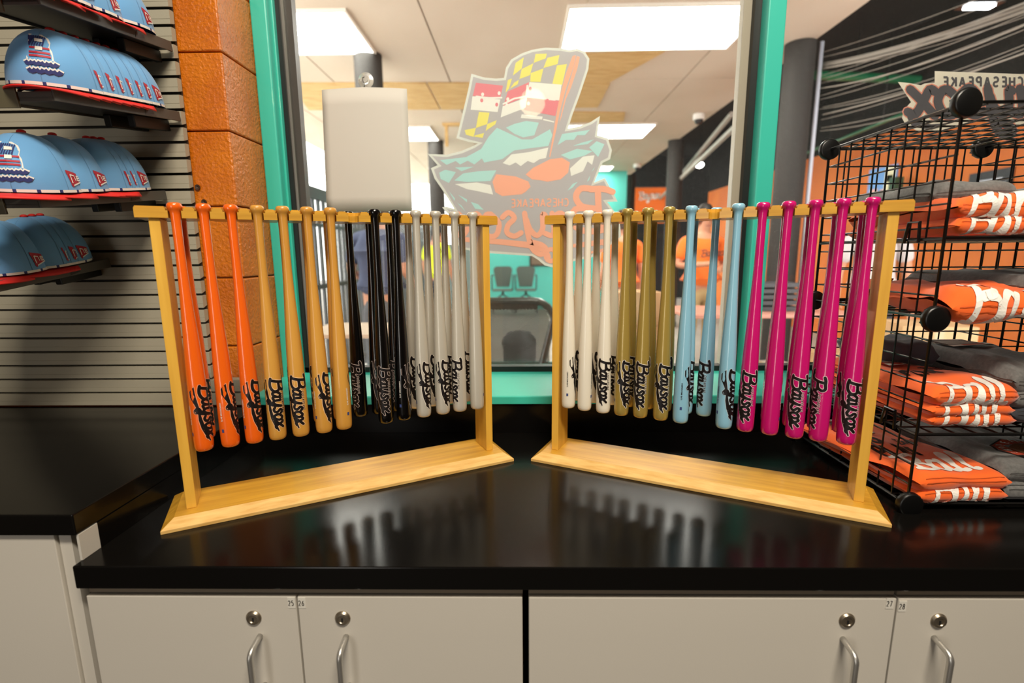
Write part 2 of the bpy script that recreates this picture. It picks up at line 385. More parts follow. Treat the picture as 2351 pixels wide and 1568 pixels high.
def cabinet(x0, x1, label, doors, side=None):
    t = thing('base_cabinet', label, 'cabinet', (0, 0, 0))
    obj('carcass', MB().box(x0 + .002, x1 - .002, .7335, 1.30, FZ + .08, -.042), CABEDGE, t)
    obj('plinth', MB().box(x0 + .01, x1 - .01, .78, 1.28, FZ + .001, FZ + .08), DARK, t)
    obj('top_rail', MB().box(x0 + .002, x1 - .002, .719, .733, -.0595, -.0415), CABEDGE, t)
    for d in doors:
        dr = obj('door', MB().box(d['x0'], d['x1'], .712, .7325, FZ + .09, -.0615), CAB, t, bevel=.0012)
        handle(d['h'], d.get('hz', -.134), dr); lock(d['k'], -.1, dr); numlabel(d['n'], d.get('nz', -.0725), d['t'], dr, d.get('tilt', 0))
    return t
cabinet(-.7165, .0035, 'low grey cabinet with doors numbered 25 and 26 below the left bat rack', [
    dict(x0=-.7145, x1=-.3685, h=-.4335, k=-.4405, n=-.3755, t='25'), dict(x0=-.3655, x1=.001, h=-.290, k=-.2935, n=-.3585, t='26')])
cabinet(.0095, .6005, 'low grey cabinet with one wide door numbered 27 below the right bat rack', [dict(x0=.0115, x1=.5985, h=.5205, k=.5235, n=.588, t='27', nz=-.0695)])
cabinet(.601, 1.25, 'low grey cabinet with the door numbered 28 at the right edge', [dict(x0=.6015, x1=1.249, h=.666, k=.669, n=.6085, t='28', nz=-.0745, hz=-.131)])
t = thing('base_cabinet', 'taller grey cabinet under the raised black countertop at left', 'cabinet')
obj('carcass', MB().box(-2.2, -.7385, .742, 1.28, FZ + .08, .045), CABEDGE, t)
obj('plinth', MB().box(-2.2, -.74, .78, 1.26, FZ + .001, FZ + .08), DARK, t)
obj('door', MB().box(-1.35, -.7585, .720, .741, FZ + .09, .0435), CAB, t, bevel=.0012)
obj('stile', MB().box(-.7565, -.7365, .726, .7415, FZ + .09, .0445), CAB, t)

# ------------------------------------------------------------------ bat racks
NS, U0, DU, HB, VF, VB = 14, .0745, .0422, .57, .0505, .1105
LB, WB_, LA = .698, .150, .663
def rack_bar_outline(r=.0098, d=0.0):
    e = (LB - LA) / 2 + d; v0, v1 = .039 + d, .122 - d
    pts = [(e, v0)]
    for i in range(NS):
        u = U0 + DU * i
        pts += [(u - r, v0)] + [(u - r * math.cos(a * PI / 6), VF + r * math.sin(a * PI / 6)) for a in range(7)] + [(u + r, v0)]
    pts += [(e + LA - 2 * d, v0), (e + LA - 2 * d, v1)]
    for i in reversed(range(NS)):
        u = U0 + DU * i
        pts += [(u + r, v1)] + [(u + r * math.cos(a * PI / 6), VB - r * math.sin(a * PI / 6)) for a in range(7)] + [(u - r, v1)]
    return pts + [(e, v1)]
def bat_rack(loc, rz, label):
    t = thing('bat_rack', label, 'rack', loc, rz, 'wooden bat racks')
    c, h = .019, .0195
    b = [(0, 0, 0), (LB, 0, 0), (LB, WB_, 0), (0, WB_, 0)]; b2 = [(x, y, .0065) for x, y, _ in b]
    tp = [(c, c, h), (LB - c, c, h), (LB - c, WB_ - c, h), (c, WB_ - c, h)]
    mb = MB().add(b + b2 + tp, [(3, 2, 1, 0), (8, 9, 10, 11)], 0)
    mb.f += [(i, (i + 1) % 4, (i + 1) % 4 + 4, i + 4) for i in range(4)]; mb.m += [1] * 4
    mb.f += [(i + 4, (i + 1) % 4 + 4, (i + 1) % 4 + 8, i + 8) for i in range(4)]; mb.m += [1, 0, 0, 0]
    obj('base', mb, [PINE_X, PINE_END], t, bevel=.0008)
    for u0 in (.0354, LB - .0354 - .0165):
        obj('post', MB().box(u0, u0 + .0165, .044, .114, h, HB - .0195), PINE_Z, t, bevel=.001)
    bar = MB().prism(rack_bar_outline(), lambda x, y: (x, y, HB - .0192), lambda x, y: (x, y, HB - .0068))
    for r, d, z0, z1 in ((.0128, 0, .0068, .0034), (.0138, .0006, .0034, .0016), (.0150, .0016, .0016, 0)): bar.prism(rack_bar_outline(r, d), lambda x, y: (x, y, HB - z0), lambda x, y: (x, y, HB - z1))
    obj('top_bar', bar, PINE_X, t)
    return t
RL = ((-.6389, .7892, 0.0), .4695); RR = ((.0235, 1.1052, 0.0), -.4292)
bat_rack(*RL, 'left yellow pine rack holding orange, natural, black and silver bats')
bat_rack(*RR, 'right yellow pine rack holding white, gold, light blue and pink bats')

# ------------------------------------------------------------------ bats: knob up, barrel down (origin under the knob, on the bar)
def bat_mats():
    d = {}
    d['orange'] = M('orange_lacquer', '#F26612', .28, coat=.9, bump=(70, .16, (1, 1, .4)))
    d['natural'] = M('natural_lacquer', '#D9A046', .4, coat=.5, var=(14, '#C68A34', (3, 3, .25), .25))
    d['black'] = M('black_lacquer', '#050404', .22, coat=.7)
    d['silver'] = M('silver_paint', '#C9C3B5', .38, metal=.25, coat=.5, bump=(60, .1, (1, 1, .4)))
    d['white'] = M('white_lacquer', '#E9E1CF', .35, coat=.6)
    d['gold'] = M('gold_paint', '#B0964A', .34, metal=.3, coat=.7, bump=(70, .12, (1, 1, .4)))
    d['blue'] = M('light_blue_lacquer', '#8BBFD6', .3, coat=.8, bump=(60, .14, (1, 1, .4)))
    d['pink'] = M('pink_lacquer', '#C9136F', .26, coat=1.0, bump=(70, .2, (1, 1, .4)))
    return d
BM = bat_mats()
BL = .4535
PROF = [(.0001, .0135), (.008, .0132), (.0104, .0118), (.0117, .009), (.0119, .006), (.0112, .003), (.0098, .0004), (.0085, -.003), (.0078, -.008), (.0075, -.03), (.0075, -.07), (.0078, -.10), (.0086, -.13), (.0099, -.165), (.0115, -.2), (.0130, -.235), (.0143, -.27), (.0152, -.305), (.0159, -.345), (.0162, -.385), (.0161, -.4185), (.0157, -.4265), (.0146, -.431), (.0125, -.433), (.0001, -.4335)]
bat0 = MB().lathe(PROF, 28)
bat_mesh = obj('bat_body', bat0, BM['orange'], smooth=True).data
bpy.data.objects.remove(bpy.data.objects['bat_body'])
def bat_r(z):
    for (r0, z0), (r1, z1) in zip(PROF[7:], PROF[8:]):
        if z1 <= z <= z0: return r0 + (r1 - r0) * (z - z0) / (z1 - z0)
    return .016
def bat_map(lift, z_start):
    # text runs down the barrel; x along the barrel, y around it (towards the viewer's right)
    def fm(x, y):
        z = z_start - x; r = bat_r(z) + lift + LIFT() * .15; a = y / .016
        return Vector((r * math.sin(a), -r * math.cos(a), z))
    return fm
ZT = -.309
def wordmark(mb, pen, lift, mi, grow=0.0):
    fm = bat_map(lift, ZT)
    x = script(mb, 'B', fm, .029, pen, mi, 0, -.008, .0)
    script(mb, 'aysox', fm, .0215, pen * .92, mi, x - .0005, -.0062, .0, grow=0, rise=.02, wid=.99)
    # swash under the word: a spear head, a loop and a tapering tail
    mb.strip([(.001, -.0165), (.010, -.0205), (.019, -.0200), (.034, -.015), (.044, -.0125)], [.001 + grow, .0100 + grow, .0105 + grow, .0055 + grow, .0035 + grow], fm, mi)
    mb.strip([(.046 + .0042 * math.cos(a * PI / 6), -.0165 + .0036 * math.sin(a * PI / 6)) for a in range(13)], .0017 + grow, fm, mi)
    mb.strip([(.047, -.0125), (.062, -.0115), (.078, -.0085), (.094, -.0035), (.104, .0005)], [.003 + grow, .0056 + grow, .0062 + grow, .005 + grow, .0024 + grow], fm, mi)
lg = MB(); wordmark(lg, .0076, .00022, 0, .0022); wordmark(lg, .0054, .00042, 1)
caps_text(lg, 'CHESAPEAKE', bat_map(.00022, ZT), .0044, .0019, 0, .42, .031, .0105, 0)
caps_text(lg, 'CHESAPEAKE', bat_map(.00045, ZT), .0044, .00075, 1, .42, .031, .0105, 0)
RIMS = {'orange': M('salmon_outline', '#F0A078', .5), 'natural': M('cream_outline', '#F2C79A', .5), 'white': M('thin_outline', '#E9DFD0', .5), 'pink': M('pale_pink_outline', '#F3C8D2', .5), 'black': M('grey_outline', '#B9A8A0', .5), 'blue': M('blue_outline', '#B4C8D2', .5)}
logo_src = obj('printed_logo', lg, [RIMS['orange'], BLACKP], fix=False); logo_mesh = logo_src.data; bpy.data.objects.remove(logo_src)
ml = MB(); caps_text(ml, 'COOPERSTOWN BATS', bat_map(.0003, -.345), .0026, .0006, 0, .38)
ml.strip([(.051, .0012), (.0575, .0012)], .0042, bat_map(.0003, -.345), 1, caps=False)
src = obj('small_print', ml, [WHITE, M('print_blue', '#34437A', .5)], fix=False); small_mesh = src.data; bpy.data.objects.remove(src)
ORD = 'first second third fourth fifth sixth seventh eighth ninth tenth eleventh twelfth thirteenth fourteenth'.split()
NAMES = {'orange': 'bright orange', 'natural': 'natural wood', 'black': 'glossy black', 'silver': 'silver', 'white': 'white', 'gold': 'metallic gold', 'blue': 'light blue', 'pink': 'hot pink'}
def bat(rack, side, slot, back, colour, label, logo):
    (x0, y0, z0), a = rack; u = U0 + DU * (slot - 1); v = VB + .0045 if back else VF - .0045
    p = Vector((x0 + u * math.cos(a) - v * math.sin(a), y0 + u * math.sin(a) + v * math.cos(a), HB - .0064))
    o = bpy.data.objects.new('baseball_bat', bat_mesh); C.objects.link(o)
    o.material_slots[0].link = 'OBJECT'; o.material_slots[0].material = BM[colour]
    o.location = p; tag(o, label, 'baseball bat', '%s bats on the %s rack' % (NAMES[colour], side))
    o.rotation_euler = (random.uniform(-.004, .004), random.uniform(-.006, .006), 0)
    face = math.atan2(p.x - CAM.x, p.y - CAM.y)                        # azimuth from the shop front towards the bat
    if logo is not None:
        for nm, me, ang in (('printed_logo', logo_mesh, logo), ('small_print', small_mesh, logo - 112)):
            q = bpy.data.objects.new(nm, me); C.objects.link(q); q.parent = o
            q.rotation_euler = (0, 0, -face + math.radians(ang))
            q.material_slots[0].link = 'OBJECT'
            q.material_slots[0].material = RIMS.get(colour, RIMS['white']) if nm == 'printed_logo' else (BLACKP if colour in ('white', 'blue') else WHITE)
    return o
LF = ['orange'] * 3 + ['natural'] * 4 + [None] + ['black'] * 2 + ['silver'] * 4
LFA = [38, 68, 48, 8, -14, 52, 142, 0, -10, 84, 42, 40, -52, 180]
LBK = ['orange', None, None, 'orange', 'natural', 'natural', 'natural', 'black', 'black', 'black'] + ['silver'] * 4
RF = ['white'] * 3 + ['gold'] * 3 + ['blue', None, 'blue'] + ['pink'] * 5
RFA = [98, 170, -10, 36, -12, 12, 108, 0, 52, -14, 180, -14, -62, 8]
RBK = ['white'] * 3 + ['gold'] * 3 + ['blue'] * 3 + [None] + ['pink'] * 4
for rack, side, front, back, angs in ((RL, 'left', LF, LBK, LFA), (RR, 'right', RF, RBK, RFA)):
    for row, cols in (('front', front), ('rear', back)):
        n = {}; tot = {k: cols.count(k) for k in set(cols) if k}
        for i, c in enumerate(cols):
            if not c: continue
            n[c] = n.get(c, 0) + 1
            which = ('only ' if tot[c] == 1 else ORD[n[c] - 1] + ' ')
            if side == 'left' and row == 'rear' and c == 'orange': lab = '%s orange bat in the rear row of the left rack, counted from its left post' % ORD[n[c] - 1]
            else: lab = '%s%s bat from the left in the %s row of the %s rack' % (which, NAMES[c], row, side)
            if row == 'front': ang = angs[i]
            else: ang = [24, 40, -20, 15, 60, -30, 35, -50, 20, 70, 10, 32, -12, 24][i] if i % 5 != 4 else -70
            bat(rack, side, i + 1, row == 'rear', c, lab, ang)

# ------------------------------------------------------------------ outside: concourse
ZC = 2.28
struct(obj('ground', MB().box(-14, 14, 1.7, 26, FZ - .1, FZ), CONC))
oc = struct(obj('ceiling_outside', MB().box(-3.4, 2.55, 1.75, 13, ZC + .03, ZC + .12), M('ceiling_void', '#5A4C3C', .9)))
xs = [-3.4, -2.66, -1.93, -.72, .5, 1.72, 2.55]; ys = [1.75, 3.1, 5.55, 8.0, 10.4, 13]
for i in range(len(xs) - 1):
    for j in range(len(ys) - 1):
        obj('panel', MB().box(xs[i] + .006, xs[i + 1] - .006, ys[j] + .005, ys[j + 1] - .005, ZC, ZC + .03), OUTCEIL, oc)
def plate(name, pts, label, cat, mat, dz=.012):
    mb = MB().prism([(p[0], p[1]) for p in pts], lambda x, y: (x, y, ZC - .0005 - dz), lambda x, y: (x, y, ZC - .0005))
    return tag(obj(name, mb, mat), label, cat, 'plywood patches on the concourse ceiling')
plate('plywood_patch', [(-2.4, 5.5), (-.98, 5.55), (-.98, 6.5), (-2.6, 6.45)], 'tan plywood patch on the concourse ceiling left of the hanging grey paper', 'ceiling patch', PLY)
plate('plywood_patch', [(-.96, 5.55), (.40, 5.6), (.40, 6.5), (-.96, 6.5)], 'tan plywood patch on the ceiling between the grey paper and the window emblem', 'ceiling patch', PLY)
plate('plywood_patch', [(.55, 4.85), (1.31, 4.82), (.95, 5.62), (.55, 5.6)], 'tan plywood patch beside the largest ceiling light, right of the window emblem', 'ceiling patch', PLY)
plate('plywood_patch', [(.45, 5.62), (.97, 5.65), (.97, 6.5), (.45, 6.5)], 'curled tan plywood patch behind the top of the window emblem', 'ceiling patch', PLY)
plate('plywood_patch', [(.65, 6.68), (1.36, 6.75), (1.43, 7.18), (.68, 7.2)], 'small tan plywood patch just before the second ceiling light', 'ceiling patch', PLY)
def panel_light(x0, x1, y0, y1, label):
    t = thing('ceiling_light', label, 'ceiling light', ((x0 + x1) / 2, (y0 + y1) / 2, ZC - .02), 0, 'ceiling panel lights of the concourse')
    a, b = (x1 - x0) / 2, (y1 - y0) / 2; f = MB()
    for q in ((-a, a, -b, -b + .02), (-a, a, b - .02, b), (-a, -a + .02, -b + .02, b - .02), (a - .02, a, -b + .02, b - .02)): f.box(q[0], q[1], q[2], q[3], -.004, .0195)
    obj('frame', f, M('light_frame', '#EDE8DE', .5), t)
    obj('diffuser', MB().box(-a + .02, a - .02, -b + .02, b - .02, 0, .012), PANEL, t)
panel_light(.36, 1.84, 3.96, 4.76, 'largest square ceiling light, at top right behind the glass')
panel_light(-2.05, -1.27, 3.96, 4.75, 'bright ceiling light above the charcoal column at top left')
panel_light(.62, 1.92, 7.3, 8.12, 'second ceiling light, right of the emblem behind the glass')
panel_light(.75, 1.95, 10.6, 11.15, 'farthest ceiling light, by the turquoise wall')
panel_light(-2.0, -1.25, 7.3, 8.12, 'ceiling light behind the hanging grey paper')
panel_light(-1.9, -.9, 10.6, 11.1, 'ceiling light far back at left of the emblem')

def column(x, y, label, r=.125, top=ZC):
    t = thing('round_column', label, 'column', (x, y, FZ), 0, 'charcoal round columns of the concourse'); t['kind'] = 'thing'
    obj('shaft', MB().lathe([(r, 0.001), (r, top - FZ - .001)], 32), COLUMN, t, smooth='auto')
    obj('collar', MB().lathe([(r + .008, .0), (r + .012, .002), (r + .012, .08), (r + .002, .1)], 32), COLUMN, t, smooth='auto')
    return t
column(-1.37, 4.82, 'charcoal round column above and behind the hanging grey paper')
column(-1.335, 8.25, 'charcoal round column left of the window emblem')
cR = column(2.46, 4.72, 'thick charcoal round column right of the green window post')
column(2.53, 8.42, 'charcoal round column between the emblem and the green window post')
column(2.56, 11.9, 'farthest charcoal round column beside the turquoise wall')
obj('conduit', MB().tube([(.15, -.06, .6), (.15, -.06, 3.02)], .018, 8), M('white_conduit', '#BFC2D0', .4), cR, smooth=True)
for px, py, y, lab in ((1605, 262, 6.9, 'nearer white dome camera on the concourse ceiling'), (1463, 378, 10.5, 'farther white dome camera on the concourse ceiling')):
    p = at(px, py, y); t = thing('dome_camera', lab, 'security camera', (p.x, p.y, ZC), 0, 'dome cameras')
    obj('base', MB().lathe([(.075, -.001), (.075, -.06), (.07, -.07), (.0001, -.07)], 20), M('camera_white', '#E9E6E0', .4), t, smooth='auto')
    obj('dome', MB().lathe([(.055, -.07), (.05, -.1), (.03, -.12), (.0001, -.126)], 20), M('camera_smoke', '#2C2A2C', .15), t, smooth=True)
p = at(1036, 275, 7.2)
t = thing('ceiling_bracket', 'small brown bracket hanging from the ceiling left of the emblem', 'bracket', (p.x, p.y, ZC))
obj('plate', MB().box(-.12, .12, -.05, .05, -.03, -.001), PLY, t); obj('hanger', MB().box(-.09, -.05, -.02, .02, -.3, -.03), PLY, t)

bw = struct(obj('wall_turquoise', MB().box(-1.05, 2.36, 11.3, 11.5, FZ, ZC), TEALWALL))
struct(obj('wall_turquoise_return', MB().box(2.36, 2.6, 12.3, 12.5, FZ, ZC), TEALWALL))
q0 = at(1218, 560, 11.29); q1 = at(1262, 611, 11.29)
t = thing('notice_board', 'dark framed board on the turquoise wall, half behind the emblem', 'board', ((q0.x + q1.x) / 2, 11.29, q1.z))
obj('frame', MB().box(-.24, .24, -.03, .009, 0, q0.z - q1.z), M('board_frame', '#3A3128', .5), t); obj('face', MB().box(-.2, .2, -.036, -.031, .04, q0.z - q1.z - .04), M('board_face', '#7A6A58', .6), t)
# dark covered area on the right
struct(obj('roof_right', MB().box(2.56, 12, .9, 24, 3.05, 3.15), DARKROOF))
struct(obj('wall_fascia', MB().box(2.552, 2.60, 1.75, 13, ZC + .12, 3.05), DARKROOF))
struct(obj('wall_far_right', MB().box(2.62, 12, 14, 14.2, FZ, 3.05), DARKROOF))
ow = struct(obj('wall_orange', MB().box(4.6, 4.8, 1.9, 12.5, FZ, 1.95), ORANGEWALL))
struct(obj('wall_above_orange', MB().box(4.62, 4.8, 1.9, 12.5, 1.95, 3.05), DARKROOF))
# posters on the orange wall
def wall_sign(name, y0, y1, z0, z1, label, cat, mats, deco):
    t = thing(name, label, cat, (4.599, (y0 + y1) / 2, z0)); a = (y1 - y0) / 2
    obj('board', MB().box(-.02, 0, -a, a, 0, z1 - z0), mats[0], t)
    mb = MB()
    for (a0, a1, b0, b1, mi) in deco: mb.box(-.0235, -.0201, a - a0 * 2 * a, a - a1 * 2 * a, b0 * (z1 - z0), b1 * (z1 - z0), mi)
    obj('print', mb, mats[1:], t)
yz = lambda px, py: (CAM + (F_ * FPX + R_ * (px - W / 2) - U_ * (py - H / 2)) * (4.6 / (F_ * FPX + R_ * (px - W / 2) - U_ * (py - H / 2)).x))
a, b = yz(1992, 462), yz(2062, 395)
wall_sign('poster', b.y, a.y, a.z, b.z + .1, 'blue and yellow poster on the orange wall behind the wire cubes', 'poster', [M('poster_blue', '#6FA6E8', .5), M('poster_cream', '#EFE7C0', .5), M('poster_yellow', '#F0D23A', .5), M('poster_pink', '#F0B7B0', .5)],
          [(.62, .98, .05, .95, 0), (.68, .9, .5, .7, 1), (.1, .4, .1, .35, 2), (.5, .62, .1, .3, 2)])
a, b = yz(2222, 462), yz(2330, 395)
wall_sign('menu_board', b.y, a.y, a.z - .1, b.z + .05, 'black and white sign on the orange wall at upper right', 'sign', [M('sign_black', '#1A1D26', .5), M('sign_white', '#C9CEDA', .5)],
          [(.1 + .03 * k, .9 - .1 * (k % 3), .2 + .13 * k, .26 + .13 * k, 0) for k in range(5)])
a, b = yz(2075, 470), yz(2098, 380)
t = thing('green_post', 'dark green square post before the orange wall', 'post', (4.45, (a.y + b.y) / 2, FZ)); obj('shaft', MB().box(-.05, .05, -.05, .05, .001, 2.1), M('green_steel', '#174428', .45), t); obj('base_plate', MB().box(-.08, .08, -.08, .08, .001, .02), M('green_steel2', '#1F5A34', .45), t)
GPIPE = M('green_pipe', '#0E6B45', .35, coat=.3)
for (pa, ya, pb, yb, r, lab) in (((1872, 172), 6.2, (2180, 186), 6.2, .05, 'thick green pipe running left of the second window emblem'), ((1850, 352), 8.2, (2092, 254), 5.6, .02, 'thin green rail sloping up along the orange wall')):
    A, B = at(*pa, ya), at(*pb, yb); t = thing('green_pipe', lab, 'pipe', A); D = B - A
    obj('pipe', MB().tube([(0, 0, 0), D * .5, D], r, 12), GPIPE, t, smooth='auto')
    for f in (.3, .8): obj('hanger', MB().tube([D * f + Vector((0, 0, r * .5)), Vector((D.x * f, D.y * f, 3.0495 - A.z))], .006, 6), PLASTB, t)
# cables sagging from the column towards the shop
for k in range(16):
    A = at(1884 + random.uniform(-4, 6), 122 + 12 * k + random.uniform(-4, 4), 4.7); Bp = at(2330 + random.uniform(0, 60), -60 + 13 * k + random.uniform(-18, 18), 3.3)
    D = (Bp - A) * 1.5; sg = .05 + .02 * (k % 4); pts = []
    for i in range(13):
        f = i / 12; pts.append(A + D * f + Vector((0, 0, -sg * 4 * f * (1 - f))))
    tag(obj('cable', MB().tube([p - A for p in pts],   .005 if k % 5 == 2 else .0024, 5), CABLE, loc=A, smooth=True), '%s pale cable down from the top, strung from the thick charcoal column' % (ORD + ['fifteenth', 'sixteenth'])[k], 'cable', 'cables under the dark roof')
A = at(1880, 160, 4.72); B2 = at(2260, 45, 3.5); D = B2 - A
bn = MB()
for k in range(7):
    pts = []
    for i in range(11):
        f = i / 10; pts.append(D * f * 1.4 + Vector((0, .012 * (k % 3), -.05 * 4 * f * (1 - f) + .008 * k)))
    bn.tube(pts, .0032, 5)
tag(obj('cable_bundle', bn, CABLE, loc=A, smooth=True), 'thick white bundle of cables under the dark roof at upper right', 'cable bundle')
p = at(2248, 18, 3.9); t = thing('flood_lamp', 'bright white lamp under the dark roof at upper right', 'lamp', (p.x, p.y, p.z))
obj('housing', MB().box(-.13, .13, -.06, .06, .011, .05), PLASTB, t); obj('lens', MB().box(-.09, .09, -.03, .03, 0, .0105), emis('flood_white', (.95, .95, 1, 1), 40), t); obj('stem', MB().tube([(0, 0, .05), (0, 0, 3.05 - p.z - .001)], .012, 6), PLASTB, t)
p = at(1606, 379, 9.0); t = thing('ceiling_spot', 'small white lamp glowing under the dark roof between two columns', 'lamp', (p.x, p.y, p.z))
obj('bulb', MB().lathe([(.0001, -.05), (.05, -.03), (.07, 0), (.06, .03), (.0001, .05)], 14), emis('bulb_white', (1, .98, .9, 1), 30), t, smooth=True); obj('stem', MB().tube([(0, 0, .05), (0, 0, 3.05 - p.z - .001)], .012, 6), PLASTB, t)
# diagonal braces under the dark roof
for (a, ya, b, yb, lab) in (((1500, 470), 11.0, (1712, 268), 5.4, 'long pale diagonal brace under the dark roof'), ((1570, 395), 9.5, (1680, 262), 6.4, 'short pale diagonal brace beside the column')):
    A, B = at(*a, ya), at(*b, yb)
    tag(obj('roof_brace', MB().tube([(0, 0, 0), (B - A) * .5, B - A], .035, 6), CABLE, loc=A), lab, 'brace', 'braces under the dark roof')
# banner on the column
A, B = at(1459, 430, 10.2), at(1530, 512, 10.2)
t = thing('banner', 'orange banner with white writing hanging beside a far column', 'banner', ((A.x + B.x) / 2, 10.2, B.z)); w, h = (B.x - A.x) / 2, A.z - B.z
obj('cloth', MB().box(-w, w, 0, .012, 0, h), M('banner_orange', '#F0741A', .6), t)
mb = MB(); script(mb, 'Baysox', lambda x, y: Vector((x, -.004, y)), h * .2, h * .035, 0, -w * .75, h * .66, 0, 0, .05, .68)
mb.box(-w * .6, w * .7, -.006, -.002, h * .22, h * .29); obj('lettering', mb, WHITE, t)
obj('hanging_rod', MB().tube([(-w, .006, h), (w, .006, h)], .012, 6), IRON, t)

# ------------------------------------------------------------------ iron fence at left
fe = thing('iron_fence', 'tall dark iron picket fence outside at left of the window', 'fence', (-1.78, 2.4, FZ))
FH = 1.075 - FZ
for nm, z0, z1 in (('top_rail', FH - .1, FH), ('rail', FH - .03 - .3, FH - .3), ('rail', .12, .16), ('rail', .95, .99)): obj(nm, MB().box(-.02, .02, 0, 9, z0, z1), IRON, fe)
for k in range(76): obj('picket', MB().box(-.012, .012, .118 * k + .03, .118 * k + .078, .02, FH - .05), IRON, fe) if k == 0 else None
pk = [o for o in fe.children if o.name.startswith('picket')][0]
for k in range(1, 76): inst(pk, 'picket', fe, (0, .118 * k, 0))

# ------------------------------------------------------------------ seating outside
DGREEN = M('dark_green_coated_steel', '#252E2A', .35, coat=.4)
def rrect(w, h, r, n=6):
    pts = []
    for cx, cy, a0 in ((w - r, h - r, 0), (-w + r, h - r, 90), (-w + r, 0 + r * .3, 180), (w - r, 0 + r * .3, 270)):
        rr = r if cy > r else r * .3
        pts += [(cx + rr * math.cos(math.radians(a0 + 90 * i / n)), cy + rr * math.sin(math.radians(a0 + 90 * i / n))) for i in range(n + 1)]
    return pts
b = thing('mesh_bench', 'dark green expanded metal bench just outside the window between the racks', 'bench', (-.06, 3.1, FZ))
bz, bh, bwid = .42, .53, .27
obj('back_frame', MB().tube([(x, 0, bz + y) for x, y in rrect(bwid, bh, .13)], .022, 8, closed=True), DGREEN, b, smooth=True)
obj('cross_bar', MB().box(-bwid, bwid, -.012, .012, bz + .1, bz + .135), DGREEN, b)
obj('top_band', MB().box(-bwid + .1, bwid - .1, -.008, .008, bz + bh - .055, bz + bh - .01), DGREEN, b)
ms = MB(); st = .022
for sgn in (1, -1):
    for k in range(-60, 60):
        x0 = k * st; seg = []
        for j in range(0, 90):
            z = j * .006 + .02; x = x0 + sgn * (z - .02) * 1.8
            inside = abs(x) < bwid - .015 and z < bh - .01 and not (abs(x) > bwid - .13 and z > bh - .13 and (abs(x) - bwid + .13) ** 2 + (z - bh + .13) ** 2 > .012)
            if inside: seg.append((x, z))
            elif seg:
                if len(seg) > 1: ms.strip([seg[0], seg[-1]], .0056, lambda x, y: Vector((x, 0, bz + y)), 0, caps=False)
                seg = []
        if len(seg) > 1: ms.strip([seg[0], seg[-1]], .0056, lambda x, y: Vector((x, 0, bz + y)), 0, caps=False)
o = obj('mesh_panel', ms, DGREEN, b); o.modifiers.new('thick', 'SOLIDIFY').thickness = .003; o['kind'] = 'stuff'
obj('seat', MB().box(-bwid, bwid, .03, .5, bz - .03, bz), DGREEN, b, bevel=.01)
for x in (-bwid + .03, bwid - .03):
    for y in (.06, .45): obj('leg', MB().tube([(x, y, .001), (x, y, bz - .03)], .018, 8), DGREEN, b, smooth='auto')
GREYGREEN = M('grey_green_mesh', '#5C6A64', .6)
tb = None
for k, px in enumerate((1155, 1207)):
    p = at(px, 655, 10.6); t = thing('waiting_chair', ('left' if k == 0 else 'right') + ' one of two grey mesh armchairs at the turquoise wall', 'chair', (p.x, 10.6, FZ), 0, 'pair of waiting chairs')
    obj('backrest', MB().prism(rrect(.2, .42, .08), lambda x, y: (x, -.02, .58 + y), lambda x, y: (x, .012, .56 + y)), GREYGREEN, t, smooth='auto')
    obj('seat', MB().box(-.2, .2, -.48, -.02, .5, .53), GREYGREEN, t, bevel=.01)
    for s in (-1, 1):
        obj('armrest', MB().tube([(s * .21, 0, .8), (s * .22, -.03, .82), (s * .22, -.4, .8), (s * .21, -.42, .52)], .016, 6), IRON, t, smooth=True)
        obj('leg', MB().tube([(0, -.22, .5), (s * .02, -.22, .4), (s * .2, -.22, .3), (s * .22, -.22, .02)], .018, 6), IRON, t, smooth=True)
    obj('stretcher', MB().tube([(-.22, -.22, .12), (.22, -.22, .12)], .014, 6), IRON, t)
p = at(1192, 790, 4.2); t = thing('charcoal_bin', 'rounded dark bin standing behind the mesh bench', 'bin', (p.x, 4.3, FZ))
obj('body', MB().lathe([(.0001, .001), (.13, .001), (.15, .45), (.0001, .45)], 20), IRON, t, smooth='auto'); obj('lid', MB().lathe([(.155, .452), (.15, .5), (.1, .56), (.0001, .58)], 20), IRON, t, smooth=True)
p = at(938, 590, 9.2); t = thing('green_banner', 'tall light green panel behind the silver bats outside', 'panel', (p.x, 9.2, FZ))
obj('cloth', MB().box(-.17, .17, 0, .02, .25, 1.75), M('banner_green', '#7DBB4A', .7), t); obj('foot', MB().box(-.2, .2, -.15, .15, .001, .03), IRON, t); obj('pole', MB().tube([(0, .03, .03), (0, .03, 1.75)], .015, 6), IRON, t)

